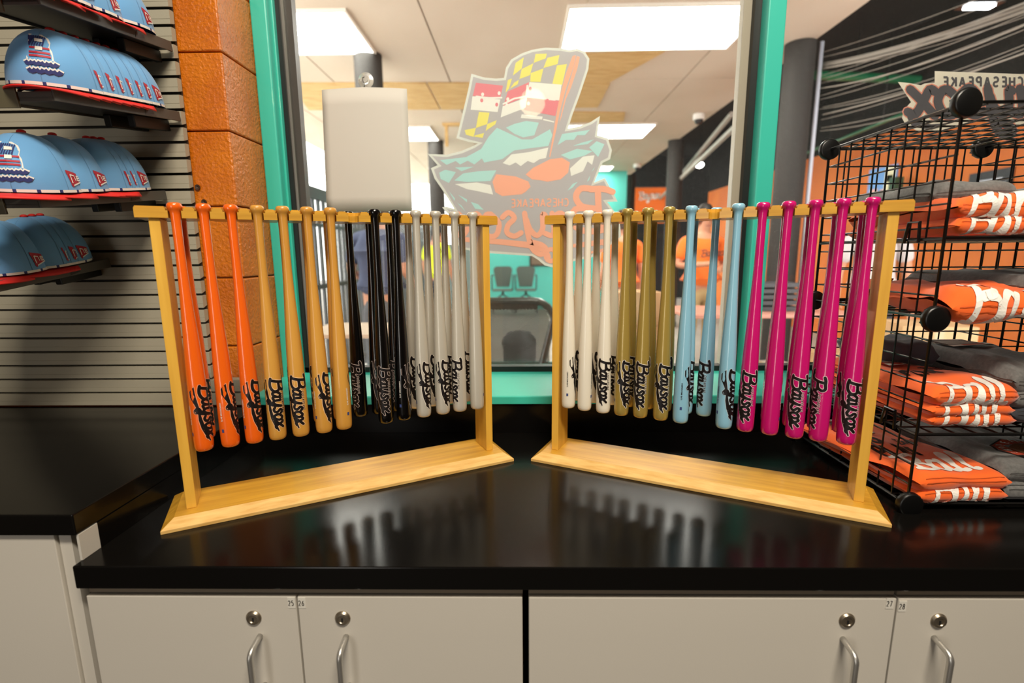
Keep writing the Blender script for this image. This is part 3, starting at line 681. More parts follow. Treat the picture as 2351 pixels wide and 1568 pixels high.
# ------------------------------------------------------------------ on the glass: emblem stickers, suction hook and paper
def film(name, col): return M(name, col, .55, spec=.25)
F_EDGE, F_DARK, F_TEAL, F_ORANGE, F_YEL, F_RED, F_WHITE = film('film_edge', '#E2E3DE'), film('film_dark', '#C2BDC2'), film('film_teal', '#BDE6E6'), film('film_orange', '#FFB9A0'), film('film_yellow', '#F6EA84'), film('film_red', '#EE909B'), film('film_white', '#F6F4F0')  # film colours lifted to hold the haze and light coming through the glass
YS = YG + .0086
def glass_xy(lift):                                                     # emblem drawn in photo pixels, standing on the glass
    return lambda x, y: at(x, y, YS - lift - LIFT() * .5)
def cr(X, Y): return (960 + X / 2.904, 90 + Y / 2.904)
def K(s): return [cr(*map(float, p.split(','))) for p in s.split()]
def inset(pts, d):
    A = sum(pts[i - 1][0] * pts[i][1] - pts[i][0] * pts[i - 1][1] for i in range(len(pts))); sg = 1 if A > 0 else -1; out = []
    for i in range(len(pts)):
        a, b, c = (Vector(pts[i - 1]), Vector(pts[i]), Vector(pts[(i + 1) % len(pts)]))
        n1 = Vector((-(b - a).y, (b - a).x)).normalized(); n2 = Vector((-(c - b).y, (c - b).x)).normalized()
        n = n1 + n2; n = n / max(n.length, .5) * (1.0 / max(.5, n.normalized().dot(n1))) if n.length > 1e-6 else n1
        out.append(tuple(b + n * d * sg))
    return out
st = thing('window_emblem', 'large mirrored team emblem sticker with checked cap on the window glass', 'sticker', (0, 0, 0))
outl = K('355,230 440,255 520,263 572,258 585,190 620,135 690,95 760,70 850,56 960,62 1010,72 1060,62 1110,82 1142,130 1135,200 1075,380 1030,500 1000,595 1080,580 1150,552 1212,512 1195,640 1265,660 1292,740 1280,800 1230,825 1175,955 1195,945 1245,925 1330,1082 1260,1085 1310,1150') + \
    [(1418, 488), (1424, 520), (1426, 543), (1385, 576), (1358, 591), (1315, 600), (1290, 610), (1269, 614), (1250, 609), (1236, 597), (1222, 588), (1120, 581), (1065, 573), (1048, 560), (1043, 520), (1037, 500), (1015, 476)] + \
    K('190,1115 240,1130 165,1010 110,930 85,860 130,840 65,765 190,770 290,745 370,710 400,695 340,685 255,660 300,480 335,330')
def flat(name, lays, lift):
    mb = MB(); ms = []
    for mat, polys in lays:
        if mat not in ms: ms.append(mat)
        for P in polys: mb.poly(P, glass_xy(lift), ms.index(mat))
    return obj(name, mb, ms, st, fix=False)
mb = MB().prism(outl, glass_xy(0), glass_xy(.0002)); obj('film_backing', mb, F_EDGE, st)
flat('film_body', [(F_DARK, [inset(outl, 5.5)])], .0004)
flat('film_cap', [
    (F_YEL, [K(p) for p in ('650,158 705,120 690,197 632,242', '783,98 858,96 850,128 770,158', '862,124 942,105 930,166 835,192', '690,200 768,160 745,240 675,266', '750,226 835,195 815,285 747,283', '925,175 992,165 960,305 895,296', '598,272 626,262 605,330 583,356', '640,290 672,270 664,300 612,330', '405,485 476,490 460,566 385,592', '310,606 385,590 370,652 318,636', '460,566 524,540 514,568 450,612', '376,642 440,625 430,658 374,650')]),
    (F_RED, [K(p) for p in ('598,348 740,286 722,382 568,444', '722,384 940,410 915,512 706,472', '385,290 566,310 548,388 364,378')]),
    (F_WHITE, [K(p) for p in ('742,286 957,303 940,408 722,382', '564,446 720,390 704,462 550,522', '362,380 548,402 530,486 350,470', '690,500 830,516 826,536 684,526', '836,530 908,548 905,556 832,540')])], .0006)
mb = MB()
for pts, w in ((K('568,432 640,396 720,382 912,404'), 4.2), (K('728,310 722,382 712,452'), 4.2), (K('388,382 470,392 556,390'), 4.2)): mb.strip(pts, w, glass_xy(.0008), 0)
for X, Y in ((706, 342), (748, 330), (690, 432), (735, 428), (866, 372), (862, 410), (598, 400), (592, 440), (430, 368), (424, 408), (540, 360), (524, 436)):
    c = cr(X, Y); mb.poly([(c[0] + 3.6 * math.cos(a * PI / 4), c[1] + 4.6 * math.sin(a * PI / 4)) for a in range(8)], glass_xy(.0008), 1 if (X, Y) in ((706, 342), (748, 330), (866, 410), (862, 410), (430, 408), (424, 408), (524, 436)) else 0)
obj('film_cross', mb, [F_WHITE, F_RED], st, fix=False)
flat('film_bat', [(F_ORANGE, [K('1030,112 1052,106 1040,170 985,330 945,480 922,600 880,786 874,784 905,600 940,400 985,230'), K('1058,112 1078,118 1060,200 1020,320 985,400 955,520 940,560 975,400 1020,250')])], .0006)
flat('film_waves', [
    (F_TEAL, [K(p) for p in ('145,806 320,786 420,732 470,650 525,590 600,625 690,668 760,668 880,600 895,640 868,712 740,728 640,742 560,800 440,822 425,795 375,835 330,810 280,835 250,812 190,838', '585,590 640,565 720,545 805,556 775,640 700,655 640,630', '240,942 300,895 400,880 522,874 482,945 330,952', '140,890 180,870 252,886 205,958 150,932', '950,772 1060,730 1165,746 1110,776 1012,802', '930,706 960,632 1145,604 1112,640 1060,640 1040,670 985,672', '1140,722 1190,680 1242,700 1200,785', '245,855 370,850 290,880', '1030,712 1090,690 1172,668 1130,700',
        '205,1012 246,1062 242,1078', '265,1036 326,1068 326,1088', '258,1088 290,1110 318,1152', '350,1084 400,1100 438,1138 380,1130', '995,1010 1030,965 1064,950 1030,990', '1125,950 1148,905 1140,940', '1155,885 1178,850 1170,870')]),
    (F_WHITE, [K(p) for p in ('564,826 622,768 742,752 868,722 852,792 810,800 770,826 730,812 684,846 650,822 610,842', '245,966 390,955 482,972 500,1036 380,1010 325,1000', '1012,862 1100,782 1176,774 1160,838 1130,815 1100,880 1020,912')]),
    (F_ORANGE, [K(p) for p in ('520,900 650,915 735,948 750,985 716,1018 690,1034 560,1046 515,1020 495,950', '716,902 765,858 880,800 960,790 1012,822 1000,890 950,935 862,950 812,940 760,935')])], .0006)
mb = MB()
def mirr(X0, Y0, k, slope=0.0):                                         # mirrored lettering in the emblem's own drawing
    def fm(x, y):
        c = cr(X0 - x * k, Y0 - y * k + slope * x * k); return at(c[0], c[1], YS - .0008 - LIFT())
    return fm
caps_text(mb, 'CHESAPEAKE', mirr(1000, 1112, 1.0, .02), 50, 9, 0, .3)
e = script(mb, 'B', mirr(1255, 1275, 1.0), 280, 42, 0, 0, 0, -.12)
script(mb, 'aysox', mirr(1255, 1318, 1.0), 232, 36, 0, e - 10, 0, -.04, grow=0, wid=.96)
mb.strip(K('866,1452 840,1400 770,1376 560,1352 310,1335'), [14, 15, 15, 13, 11], glass_xy(.0007), 0)
mb.strip(K('1010,1380 1100,1370 1230,1352 1270,1400 1110,1430'), [6, 12, 14, 9, 4], glass_xy(.0007), 0)
mb.strip([cr(885 + 34 * math.cos(a * PI / 7), 1440 + 40 * math.sin(a * PI / 7)) for a in range(15)], 11, glass_xy(.0007), 0)
obj('film_lettering', mb, F_ORANGE, st, fix=False)

st = thing('window_emblem', 'mirrored team name sticker in grey letters on the right window pane', 'sticker', (0, 0, 0))
def c6(s): return [(1800 + float(p.split(',')[0]) / 3.136, float(p.split(',')[1]) / 3.136) for p in s.split()]
o2 = c6('820,590 905,598 985,614 1015,600 1085,596 1085,512 1728,534 2600,560 2640,700 3000,640 3050,900 2700,980 1728,905 1400,870 1250,900 1120,945 960,942 880,905 850,850 862,790 915,735')
obj('film_backing', MB().prism(o2, glass_xy(0), glass_xy(.0002)), film('film_pale', '#E0D6C8'), st)
mb = MB()
def m6(X0, Y0, lift): return lambda x, y: at(1800 + (X0 - x) / 3.136, (Y0 - y) / 3.136, YS - lift - LIFT() * .25)
for k, (pw, lift) in enumerate(((68, .0004), (54, .0006))):
    script(mb, 'B', m6(2156, 850, lift), 330, pw * 1.3, k, 0, 0)
    script(mb, 'aysox', m6(2156 - 290, 834, lift), 288, pw * 1.2, k, 0, 0, -.04, wid=.98)
mb.strip(c6('900,845 930,890 1060,915 1160,895'), [8, 14, 13, 5], glass_xy(.0006), 1)
caps_text(mb, 'CHESAPEAKE', m6(1718, 622, .0006), 66, 15, 1, .42, 0, 0, 0, .8)
obj('film_lettering', mb, [film('film_salmon', '#E0907C'), film('film_grey', '#59565C')], st, fix=False)

# suction hook and sheet of paper
p = at(840, 185, YG - .0002)
t = thing('suction_hook', 'clear round suction cup with wire hook on the window above the grey paper', 'hook', p)
CLEAR = M('clear_vinyl', '#DDDAD4', .12, spec=.8); CLEAR.node_tree.nodes['Principled BSDF'].inputs['Transmission Weight'].default_value = .55
obj('cup', MB().lathe([(.0225, .0), (.0215, .0015), (.015, .004), (.013, .007), (.009, .0075), (.0085, .012), (.0001, .0125)], 24, 0, Vector((0, 0, 0)), 'y'), CLEAR, t, smooth='auto')
obj('wire_hook', MB().tube([(0.001, -.011, .006), (-.005, -.014, .004), (-.004, -.017, -.005), (0, -.018, -.014), (.001, -.018, -.024), (.001, -.022, -.028), (.001, -.0265, -.024)], .0009, 6), PLASTB, t, smooth=True)
a, b = at(739, 205, 1.507), at(946, 486, 1.507)
pb = MB(); nx = 12; vs = []; fs = []
for j in range(9):
    for i in range(nx + 1):
        x = a.x + (b.x - a.x) * i / nx - .012 * j / 8 * (1 - i / nx); vs.append((x, 1.507 - .009 * (1 - (2 * i / nx - 1) ** 2) + .0005 * j, a.z + .001 - (a.z - b.z) * j / 8 - .003 * abs(2 * i / nx - 1) * (1 - j / 8)))
for j in range(8):
    for i in range(nx): q = j * (nx + 1) + i; fs.append((q, q + 1, q + nx + 2, q + nx + 1))
pp = tag(obj('hanging_paper', pb.add(vs, fs), PAPER, smooth=True, fix=False), 'blank grey paper sheet hung from the suction hook on the window', 'paper')
pp.modifiers.new('thick', 'SOLIDIFY').thickness = .0012

# ------------------------------------------------------------------ black wire grid cubes
GX, GY, GS = .730, .876, .355
wc = thing('wire_cube_shelf', 'black wire grid cube shelf holding folded shirts at right', 'shelf', (GX, GY, 0))
def grid(name, o, ux, uy, n=9, w=.0018, size=GS, open_front=0):
    """square wire panel; o corner, ux / uy unit edges"""
    mb = MB(); o = Vector(o); ux = Vector(ux); uy = Vector(uy); nn = ux.cross(uy) * .0024
    for k in range(n + 1):
        r = .0029 if k in (0, n) else w; s_ = size * k / n
        mb.tube([o + ux * s_, o + ux * s_ + uy * size], r, 6); mb.tube([o + uy * s_ + nn, o + uy * s_ + ux * size + nn], r, 6)
    return obj(name, mb, WIRE, wc, smooth='auto')
X, Y, Z = (1, 0, 0), (0, 1, 0), (0, 0, 1)
for c in range(2):
    x = c * GS
    for r in range(2):
        grid('back_panel', (x, GS, .012 + r * GS), X, Z)
        grid('shelf_panel', (x, 0, .012 + GS * (r + 4 / 9) - .02), X, Y)
    for r in range(3): grid('shelf_panel' if r < 2 else 'top_panel', (x, 0, .012 + r * GS), X, Y)
for c in range(3):
    for r in range(2): grid('side_panel', (c * GS, 0, .012 + r * GS), Y, Z)
def connector(x, y, z, front):
    mb = MB().lathe([(.0001, -.012), (.0215, -.012), (.0235, -.009), (.0235, -.001), (.0215, .002), (.013, .004), (.0001, .004)], 22, 0, Vector((x, y - .008, z)), 'y')
    for k in range(4):
        a = k * PI / 2 + PI / 4
        mb.box(x - .016, x + .016, y - .008, y + .012, z + (.006 if k % 2 else -.010), z + (.010 if k % 2 else -.006)); mb.box(x + (.006 if k % 2 else -.010), x + (.010 if k % 2 else -.006), y - .008, y + .012, z - .016, z + .016)
    mb.lathe([(.0001, .0), (.016, .0), (.016, .006), (.0001, .006)], 14, 0, Vector((x, y + .008, z)), 'y')
    obj('connector', mb, PLASTB, wc, smooth='auto', bevel=.0012)
for c in range(3):
    for r in range(3):
        connector(c * GS, -.002, .016 + r * GS if r == 0 else .012 + r * GS, True); connector(c * GS, GS + .004, .016 + r * GS if r == 0 else .012 + r * GS, False)
for z in (.012 + GS * 4 / 9, .012 + GS * 13 / 9):                       # wire clips that carry the half shelves
    obj('clip', MB().tube([(-.004, .05, z - .025), (-.006, .05, z + .012), (-.006, .075, z + .012), (-.004, .085, z - .025)], .003, 6), WIRE, wc)
    obj('shelf_lip', MB().tube([(.0, .0, z - .018), (GS, .0, z - .018)], .0034, 6), WIRE, wc)

# ------------------------------------------------------------------ folded shirts in the cubes
OJERSEY = M('orange_cotton', '#F0620E', .85, sheen=.3, bump=(500, .12))
GJERSEY = M('heather_grey_cotton', '#6F6E6C', .9, sheen=.3, var=(160, '#5A5957', (1, 1, 1), .2), bump=(500, .15))
DJERSEY = M('charcoal_cotton', '#2E3036', .9, sheen=.3, bump=(500, .15))
TAGW = M('tag_white', '#DDD8D0', .5); TAGB = M('tag_black', '#17120F', .5); TAGR = M('tag_red', '#B8321C', .5)
def cloth(w, l, h, seed, droop=0.0, amp=.006, skew=0.0, lift=0.0, wave=1.0):
    """folded garment as a closed roll of cloth: returns S(u, s, off); u across 0..1, s along the outside 0..1 (bottom front, over the top, to the back)"""
    sd = Vector((seed * 3.7, seed * 1.3, seed * 7.1))
    def S(u, s, off=0.0):
        r = h / 2; L = [PI * r * .5 * 1.6, l - 2 * r, PI * r, l - 2 * r]
        tot = PI * r + (l - 2 * r) * 2 + PI * r; q = s * tot
        if q < PI * r: a = -PI / 2 + q / r; y = r - r * math.cos(a); z = r + r * math.sin(a); n = Vector((0, -math.cos(a), math.sin(a)))
        elif q < PI * r + l - 2 * r: y = r + q - PI * r; z = h; n = Vector((0, 0, 1))
        elif q < 2 * PI * r + l - 2 * r: a = PI / 2 - (q - PI * r - l + 2 * r) / r; y = l - r + r * math.cos(a); z = r + r * math.sin(a); n = Vector((0, math.cos(a), math.sin(a)))
        else: y = l - r - (q - 2 * PI * r - l + 2 * r); z = 0; n = Vector((0, 0, -1))
        e = abs(2 * u - 1); side = max(0.0, (e - .72) / .28)
        x = (u - .5) * w + skew * y; z = r + (z - r) * math.sqrt(max(0.0, 1 - side ** 2.4)) if side < 1 else r
        up = max(0.0, z / h)
        d = noise.noise(Vector((x * 16, y * 11 * wave, z * 20)) + sd) + .5 * noise.noise(Vector((x * 40, y * 17, z * 45)) + sd)
        ridge = 1 - abs(noise.noise(Vector((x * 9 + y * 8, y * 6, 2.0)) + sd)) * 2
        p = Vector((x, y, z)) + n * (d * amp + off) + Vector((0, 0, ridge * amp * .6 + lift * max(0, 1 - y / (l * .5)) ** 2)) * up
        p.z -= droop * max(0.0, 1 - y / .06) ** 2
        p.z = max(p.z, .0005 - droop)
        return p
    return S
def cloth_mesh(S, nu=20, ns=64):
    mb = MB(); vs = [S(i / nu, j / ns) for j in range(ns) for i in range(nu + 1)]; fs = []
    for j in range(ns):
        for i in range(nu): fs.append((j * (nu + 1) + i, j * (nu + 1) + i + 1, ((j + 1) % ns) * (nu + 1) + i + 1, ((j + 1) % ns) * (nu + 1) + i))
    return mb.add(vs, fs)
def shirt(name, label, cat, group, loc, rz, S, mat):
    return tag(obj(name, cloth_mesh(S), mat, None, loc, math.radians(rz), smooth=True), label, cat, group)
def sheet(S, off=.0012): return lambda u, s: S(u, s, off + LIFT())
def neck(par, S, mat, u0=.5, s0=.62):
    obj('collar', MB().tube([S(u0 + .2 * math.cos(a * PI / 8), s0 + .05 * math.sin(a * PI / 8), .001) for a in range(17)], .0035, 6, closed=True), mat, par, smooth=True)
def hang_tag(par, S, u0, u1, s0, s1, black=True):
    o = obj('hang_tag', MB().add([S(u0, s0, .004), S(u1, s0 + .01, .004), S(u1, s1, .006), S(u0, s1, .006)], [(0, 1, 2, 3)]), TAGB if black else TAGR, par, fix=False)
    o.modifiers.new('thick', 'SOLIDIFY').thickness = .0006
    mb = MB(); lerp = lambda a, b, t: a + (b - a) * t
    f = lambda x, y: S(u0, s0, .0052).lerp(S(u1, s0 + .01, .0052), x).lerp(S(u0, s1, .0072).lerp(S(u1, s1, .0072), x), y)
    for k in range(9): mb.strip([(.08, .26 + .062 * k), (.92 - .09 * (k % 3), .26 + .062 * k)], .024, f, 0, caps=False)
    mb.poly([(0, 0), (1, 0), (1, .18), (0, .18)], f, 0); mb.poly([(0, .86), (1, .86), (1, 1), (0, 1)], f, 0)
    f2 = lambda x, y: f(x, y) + Vector((0, 0, .0006)); mb.poly([(.3, .04), (.85, .04), (.85, .14), (.3, .14)], f2, 1)
    obj('tag_print', mb, [TAGW, TAGR], o, fix=False)
def playball(par, S, sB=.17, sP=.27, rows=2, text='PLAY'):
    mb = MB(); f = sheet(S)
    script(mb, 'Ball', lambda x, y: f(.12 + x, sB + y * .36), .30, .05, 0, 0, 0, .12, 0, 0, .95, 6)
    obj('white_print', mb, [WHITE, BLACKP], par, fix=False)
    if rows < 2: return
    mb = MB(); caps_text(mb, text, lambda x, y: f(.14 + x, sP + y * .42), .17, .042, 1, .24, 0, 0, .08)
    if rows > 2: caps_text(mb, 'TO', lambda x, y: f(.22 + x, sP + .09 + y * .36), .13, .045, 1, .24, 0, 0, .08)
    obj('black_print', mb, [WHITE, BLACKP], par, fix=False)
def small_badge(par, S, u, s):
    mb = MB(); f = sheet(S, .0014)
    script(mb, 'Baysox', lambda x, y: f(u + x, s + y * .5), .075, .014, 0, 0, 0, .1); obj('chest_print', mb, BLACKP, par, fix=False)
def hem(par, S, dark=False):
    mb = MB(); f = sheet(S, .0009)
    for s_ in (.045, .056): mb.strip([(.06 + .055 * k, s_) for k in range(17)], .0016, f, 0, caps=False)
    obj('hem_stitch', mb, M('stitch', '#B84A0A' if not dark else '#3C3B39', .8), par, fix=False)
G_O, G_G = 'folded orange shirts in the wire cubes', 'folded grey shirts in the wire cubes'
lay = [.0175, .0175 + .150, .012 + GS + .0055, .012 + GS * 13 / 9 - .0145]
def stack(z, x, y, rz, specs):
    zz = z
    for sp in specs:
        S = cloth(sp['w'], sp['l'], sp['h'], sp['seed'], sp.get('droop', 0), sp.get('amp', .004), sp.get('skew', 0), sp.get('lift', 0), sp.get('wave', 1))
        o = shirt('folded_shirt', sp['label'], 'shirt', sp['g'], (x + sp.get('dx', 0), y + sp.get('dy', 0), zz), rz + sp.get('rz', 0), S, sp['m'])
        neck(o, S, sp['m'], .5, .56) if sp.get('neck', 1) else None
        hem(o, S, sp['m'] is not OJERSEY)
        if sp.get('play'): playball(o, S, *sp['play'])
        if sp.get('badge'): small_badge(o, S, *sp['badge'])
        if sp.get('tag'): hang_tag(o, S, *sp['tag'])
        if sp.get('extra'): sp['extra'](o, S)
        zz += sp['h'] * .86
def patch(o, S):
    f = sheet(S, .0014); mb = MB(); cu, cs = .70, .175
    E = lambda r, a: (cu + .42 * r * math.cos(a), cs + .085 * r * math.sin(a))
    def disc(r, lift, mi): 
        g = sheet(S, .0014 + lift); n = 20; mb.add([g(cu, cs)] + [g(*E(r, 2 * PI * k / n)) for k in range(n)], [(0, k + 1, (k + 1) % n + 1) for k in range(n)], mi)
    disc(1.06, 0, 3); disc(1.0, .0004, 0); disc(.62, .0008, 1)
    g = sheet(S, .0026); n = 14; mb.add([g(cu + .02, cs - .02)] + [g(cu + .02 + .12 * math.cos(2 * PI * k / n), cs - .02 + .025 * math.sin(2 * PI * k / n)) for k in range(n)], [(0, k + 1, (k + 1) % n + 1) for k in range(n)], 2)
    for i, ch in enumerate('CHESAPEAKE BAYSOX'):
        a = PI * 1.12 - i * (PI * 1.24 / 16); c = E(.72, a); tx = Vector((.42 * math.sin(a), -.085 * math.cos(a))) * .11; rx = Vector((.42 * math.cos(a), .085 * math.sin(a))) * .2
        caps_text(mb, ch, lambda x, y, c=c, tx=tx, rx=rx: sheet(S, .0024)(c[0] + tx.x * x + rx.x * y, c[1] + tx.y * x + rx.y * y), 1.0, .2, 2, 0)
    obj('round_patch', mb, [M('patch_red', '#B5442A', .8), M('patch_brown', '#7A4A28', .8), WHITE, M('patch_rim', '#2A1712', .8)], o, fix=False)
dO = dict(m=OJERSEY, g=G_O); dG = dict(m=GJERSEY, g=G_G); dD = dict(m=DJERSEY, g=G_G)
# bottom layer
stack(lay[0], GX + .098, GY - .006, 4, [
    dict(dO, w=.172, l=.30, h=.026, seed=1, label='lowest orange shirt in the bottom of the wire cube, mostly under another', play=(.0, .3, 1), neck=0),
    dict(dO, w=.178, l=.31, h=.034, seed=2, amp=.007, skew=-.10, label='orange shirt on top at the bottom of the cube, white Ball print and black tag', play=(.09, .20, 3), badge=(.62, .29), tag=(.26, .56, .36, .50))])
stack(lay[0], GX + .264, GY + .004, -3, [
    dict(dG, w=.165, l=.29, h=.030, seed=3, amp=.008, label='grey shirt lying lowest at the bottom right of the wire cubes'),
    dict(dG, w=.170, l=.30, h=.040, seed=4, amp=.010, label='grey shirt at the bottom right showing a round red patch', extra=patch)])
stack(lay[0], GX + .46, GY + .01, 2, [dict(dG, w=.2, l=.3, h=.05, seed=5, amp=.008, label='thick grey shirt at the bottom of the second cube column')])
# second layer, lower half shelf
stack(lay[1], GX + .092, GY - .010, 3, [
    dict(dO, w=.160, l=.30, h=.024, seed=6, amp=.005, label='lowest orange shirt on the lower half shelf', play=(.0, .3, 1), neck=0),
    dict(dO, w=.156, l=.29, h=.022, seed=7, amp=.005, dx=-.004, label='middle orange shirt on the lower half shelf', play=(.0, .3, 1), neck=0),
    dict(dO, w=.162, l=.30, h=.034, seed=8, amp=.008, label='top orange shirt on the lower half shelf, with a red hang tag', play=(.02, .19, 2, 'PLAY'), badge=(.64, .27), tag=(.34, .62, .33, .46, False))])
stack(lay[1], GX + .258, GY - .002, -4, [
    dict(dD, w=.17, l=.29, h=.034, seed=9, amp=.008, label='charcoal shirt lowest on the right of the lower half shelf'),
    dict(dG, w=.18, l=.30, h=.030, seed=10, amp=.008, label='grey shirt in the middle on the right of the lower half shelf', neck=0),
    dict(dG, w=.18, l=.30, h=.046, seed=11, amp=.012, label='grey shirt on top of the lower half shelf with a black hang tag', tag=(.15, .62, .36, .50))])
stack(lay[1], GX + .46, GY + .01, 2, [dict(dG, w=.2, l=.3, h=.05, seed=12, amp=.008, label='thick grey shirt on the lower half shelf of the second cube column')])
S = cloth(.15, .13, .05, 21, 0, .014, 0, .0, 2.4)
o = shirt('folded_shirt', 'crumpled charcoal shirt behind the wire at the back of the lower half shelf', 'shirt', G_G, (GX + .095, GY + .19, lay[1] + .072), -12, S, M('slate_cotton', '#4A4D55', .9, sheen=.3)); hem(o, S, True)
# middle shelf
stack(lay[2], GX + .108, GY - .030, -6, [
    dict(dO, w=.19, l=.31, h=.044, seed=13, amp=.013, lift=.010, droop=.016, label='orange shirt with white lettering hanging over the middle shelf edge', play=(.015, .3, 1), badge=(.42, .28), tag=(.1, .34, .47, .56, False))])
stack(lay[2], GX + .270, GY + .0, 4, [
    dict(dO, w=.16, l=.3, h=.028, seed=14, amp=.007, label='orange shirt under the grey one at the right of the middle shelf', play=(.12, .3, 1), neck=0),
    dict(dG, w=.18, l=.30, h=.042, seed=15, amp=.008, label='grey shirt on top at the right of the middle shelf')])
stack(lay[2], GX + .46, GY + .01, 2, [dict(dG, w=.2, l=.3, h=.05, seed=16, amp=.008, label='thick grey shirt on the middle shelf of the second cube column')])
# upper half shelf
stack(lay[3], GX + .086, GY - .012, -3, [
    dict(dO, w=.150, l=.31, h=.028, seed=17, amp=.008, label='lower orange shirt on the upper half shelf', play=(.0, .3, 1), neck=0),
    dict(dO, w=.156, l=.30, h=.040, seed=18, amp=.012, lift=.006, label='upper orange shirt on the upper half shelf with white lettering', play=(.01, .16, 2)),
    dict(dG, w=.15, l=.24, h=.034, seed=19, amp=.010, dy=.06, label='grey shirt lying on the orange ones of the upper half shelf')])
stack(lay[3], GX + .258, GY - .0, 4, [
    dict(dG, w=.175, l=.3, h=.044, seed=20, amp=.010, label='lower grey shirt at the right of the upper half shelf'),
    dict(dG, w=.175, l=.29, h=.046, seed=22, amp=.010, label='upper grey shirt at the right of the upper half shelf')])
stack(lay[3], GX + .46, GY + .01, 2, [dict(dG, w=.2, l=.3, h=.06, seed=23, amp=.008, label='thick grey shirt on the upper half shelf of the second cube column')])

# ------------------------------------------------------------------ caps on sloping trays
CAPB = M('light_blue_twill', '#68A4D8', .75, sheen=.2, bump=(900, .12))
CAPR = M('red_twill', '#D8231C', .6); SEAM = M('cap_seam', '#5E8CB2', .8); FLAGR = M('flag_red', '#B01E34', .6); NAVY = M('navy_thread', '#27306C', .7)
LINING = M('cap_lining', '#12161F', .9)
PRICE = M('front_lit_plastic', '#5E5843', .5); TRAY = M('tray_black', '#0C0B0A', .45); TRAYE = M('tray_edge', '#4A4640', .5)  # price holder colour includes the light falling on its front face
CA, CBW, CH = .090, .078, .106
def cap_pt(th, v, off=0.0):
    """crown surface; th 0 = front (-y), v 0 at the opening .. 1 at the button"""
    k = (1 - v ** 2.35) ** .5 if v < 1 else 0.0
    ca, sa = math.cos(th), math.sin(th)
    front = max(0.0, ca); bulge = 1 + .06 * front * math.sin(v * PI) * (1 - v)
    rx = CBW * (1 - .10 * v) * k; ry = (CA * (1 + .02 * front)) * k * bulge
    p = Vector((sa * rx, -ca * ry, CH * v + .004 * front * math.sin(PI * v)))
    n = Vector((sa / CBW, -ca / CA, .6 + 9 * v)).normalized() if v < .98 else Vector((0, 0, 1))
    return p + n * off
def cap_meshes():
    d = {}
    n, m = 36, 16; mb = MB(); vs = [cap_pt(2 * PI * i / n, (j / m) ** .85 * .999) for j in range(m + 1) for i in range(n)]
    fs = [(j * n + i, j * n + (i + 1) % n, (j + 1) * n + (i + 1) % n, (j + 1) * n + i) for j in range(m) for i in range(n)] + [tuple(range(m * n, m * n + n))]
    d['crown'] = mb.add(vs, fs)
    mb = MB()
    for k in range(6):
        th = PI / 6 + k * PI / 3 + PI / 6
        mb.strip([(th, .01 + .97 * j / 14) for j in range(15)], .012, lambda a, b: cap_pt(a, min(b, .998), .0006), 0, caps=False)
    d['seams'] = mb
    mb = MB(); nn = 22
    for lay_, z in ((0, .0), (1, -.0035)):
        for j in range(5):
            for i in range(nn + 1):
                a = -1.0 + 2.0 * i / nn; base = cap_pt(a, 0.0); f = j / 4; reach = .050 * max(0.0, math.cos(a * 1.55)) ** .6 if abs(a) < .999 else 0
                mb.v.append((base.x * (1 + .06 * f), base.y - reach * f, base.z + z - .003 - .12 * (base.x ** 2) / .09 * (.4 + .6 * f) - .004 * f))
    w = nn + 1
    for o_ in (0, 5 * w):
        for j in range(4):
            for i in range(nn): mb.f.append((o_ + j * w + i, o_ + j * w + i + 1, o_ + (j + 1) * w + i + 1, o_ + (j + 1) * w + i)); mb.m.append(0)
    for i in range(nn): mb.f.append((4 * w + i, 4 * w + i + 1, 9 * w + i + 1, 9 * w + i)); mb.m.append(0)
    d['brim'] = mb
    mb = MB(); n = 90
    for j, (v, off) in enumerate(((.034, .0007), (-.012, .0007))):
        for i in range(n): p = cap_pt(2 * PI * i / n, max(v, 0), off); mb.v.append((p.x, p.y, p.z + min(v, 0) * .11))
    for i in range(n): mb.f.append((i, (i + 1) % n, (i + 1) % n + n, i + n)); mb.m.append(1 if i % 6 == 0 else 0)
    d['sweatband'] = mb
    d['button'] = MB().lathe([(.0075, .0), (.007, .003), (.004, .005), (.0001, .0055)], 14, 0, Vector((0, 0, CH - .0006)))
    mb = MB(); g = lambda off: (lambda x, y: cap_pt(1.32 + x / .088, .22 + y / CH, off + LIFT()))          # pennant with two letters
    g0 = g; g = lambda off: (lambda x, y: g0(off)(x * 1.25, y * 1.25))
    for c in range(5):
        f = (c + .5) / 5; mb.strip([(-.014 + .004 * f, .0125 - .025 * f), (-.004, .0105 - .018 * f), (.006, .0083 - .0135 * f), (.017, .006 - .007 * f)], [.0056, .0048, .0040, .0026], g(.0009), 0, caps=False)
    for pts in ([(-.0085, -.006), (-.0085, .006)], [(-.0085, .006), (-.001, .0045), (0, -.003)], [(.004, .004), (.004, -.0025)], [(.004, .004), (.012, .003)], [(.004, .001), (.011, .0008)], [(.004, -.0025), (.012, -.002)], [(-.008, -.0095), (.013, -.0045)]):
        mb.strip(pts, .0018, g(.0019), 1, caps=False)
    d['side_flag'] = mb
    mb = MB(); e = lambda off: (lambda x, y: cap_pt(x / .073, .46 + y / CH * .9, off + LIFT()))              # letter B in stripes, over waves
    def B_outline(o): return [(-.022 - o, .036 + o), (.006, .036 + o), (.0165 + o, .031), (.019 + o, .022), (.0165 + o, .012), (.0195 + o, .004), (.0195 + o, -.010 - o), (-.0145 - o, -.010 - o), (-.0145 - o, .022)]
    mb.poly(B_outline(.0025), e(.0006), 1)
    for k in range(9):
        x = -.021 + .0042 * k; mb.strip([(x, .0345 - (.002 if k > 6 else 0)), (x - .005 if x > -.010 else max(x - .005, -.013), .0125)], .0026, e(.0012), 0, caps=False)
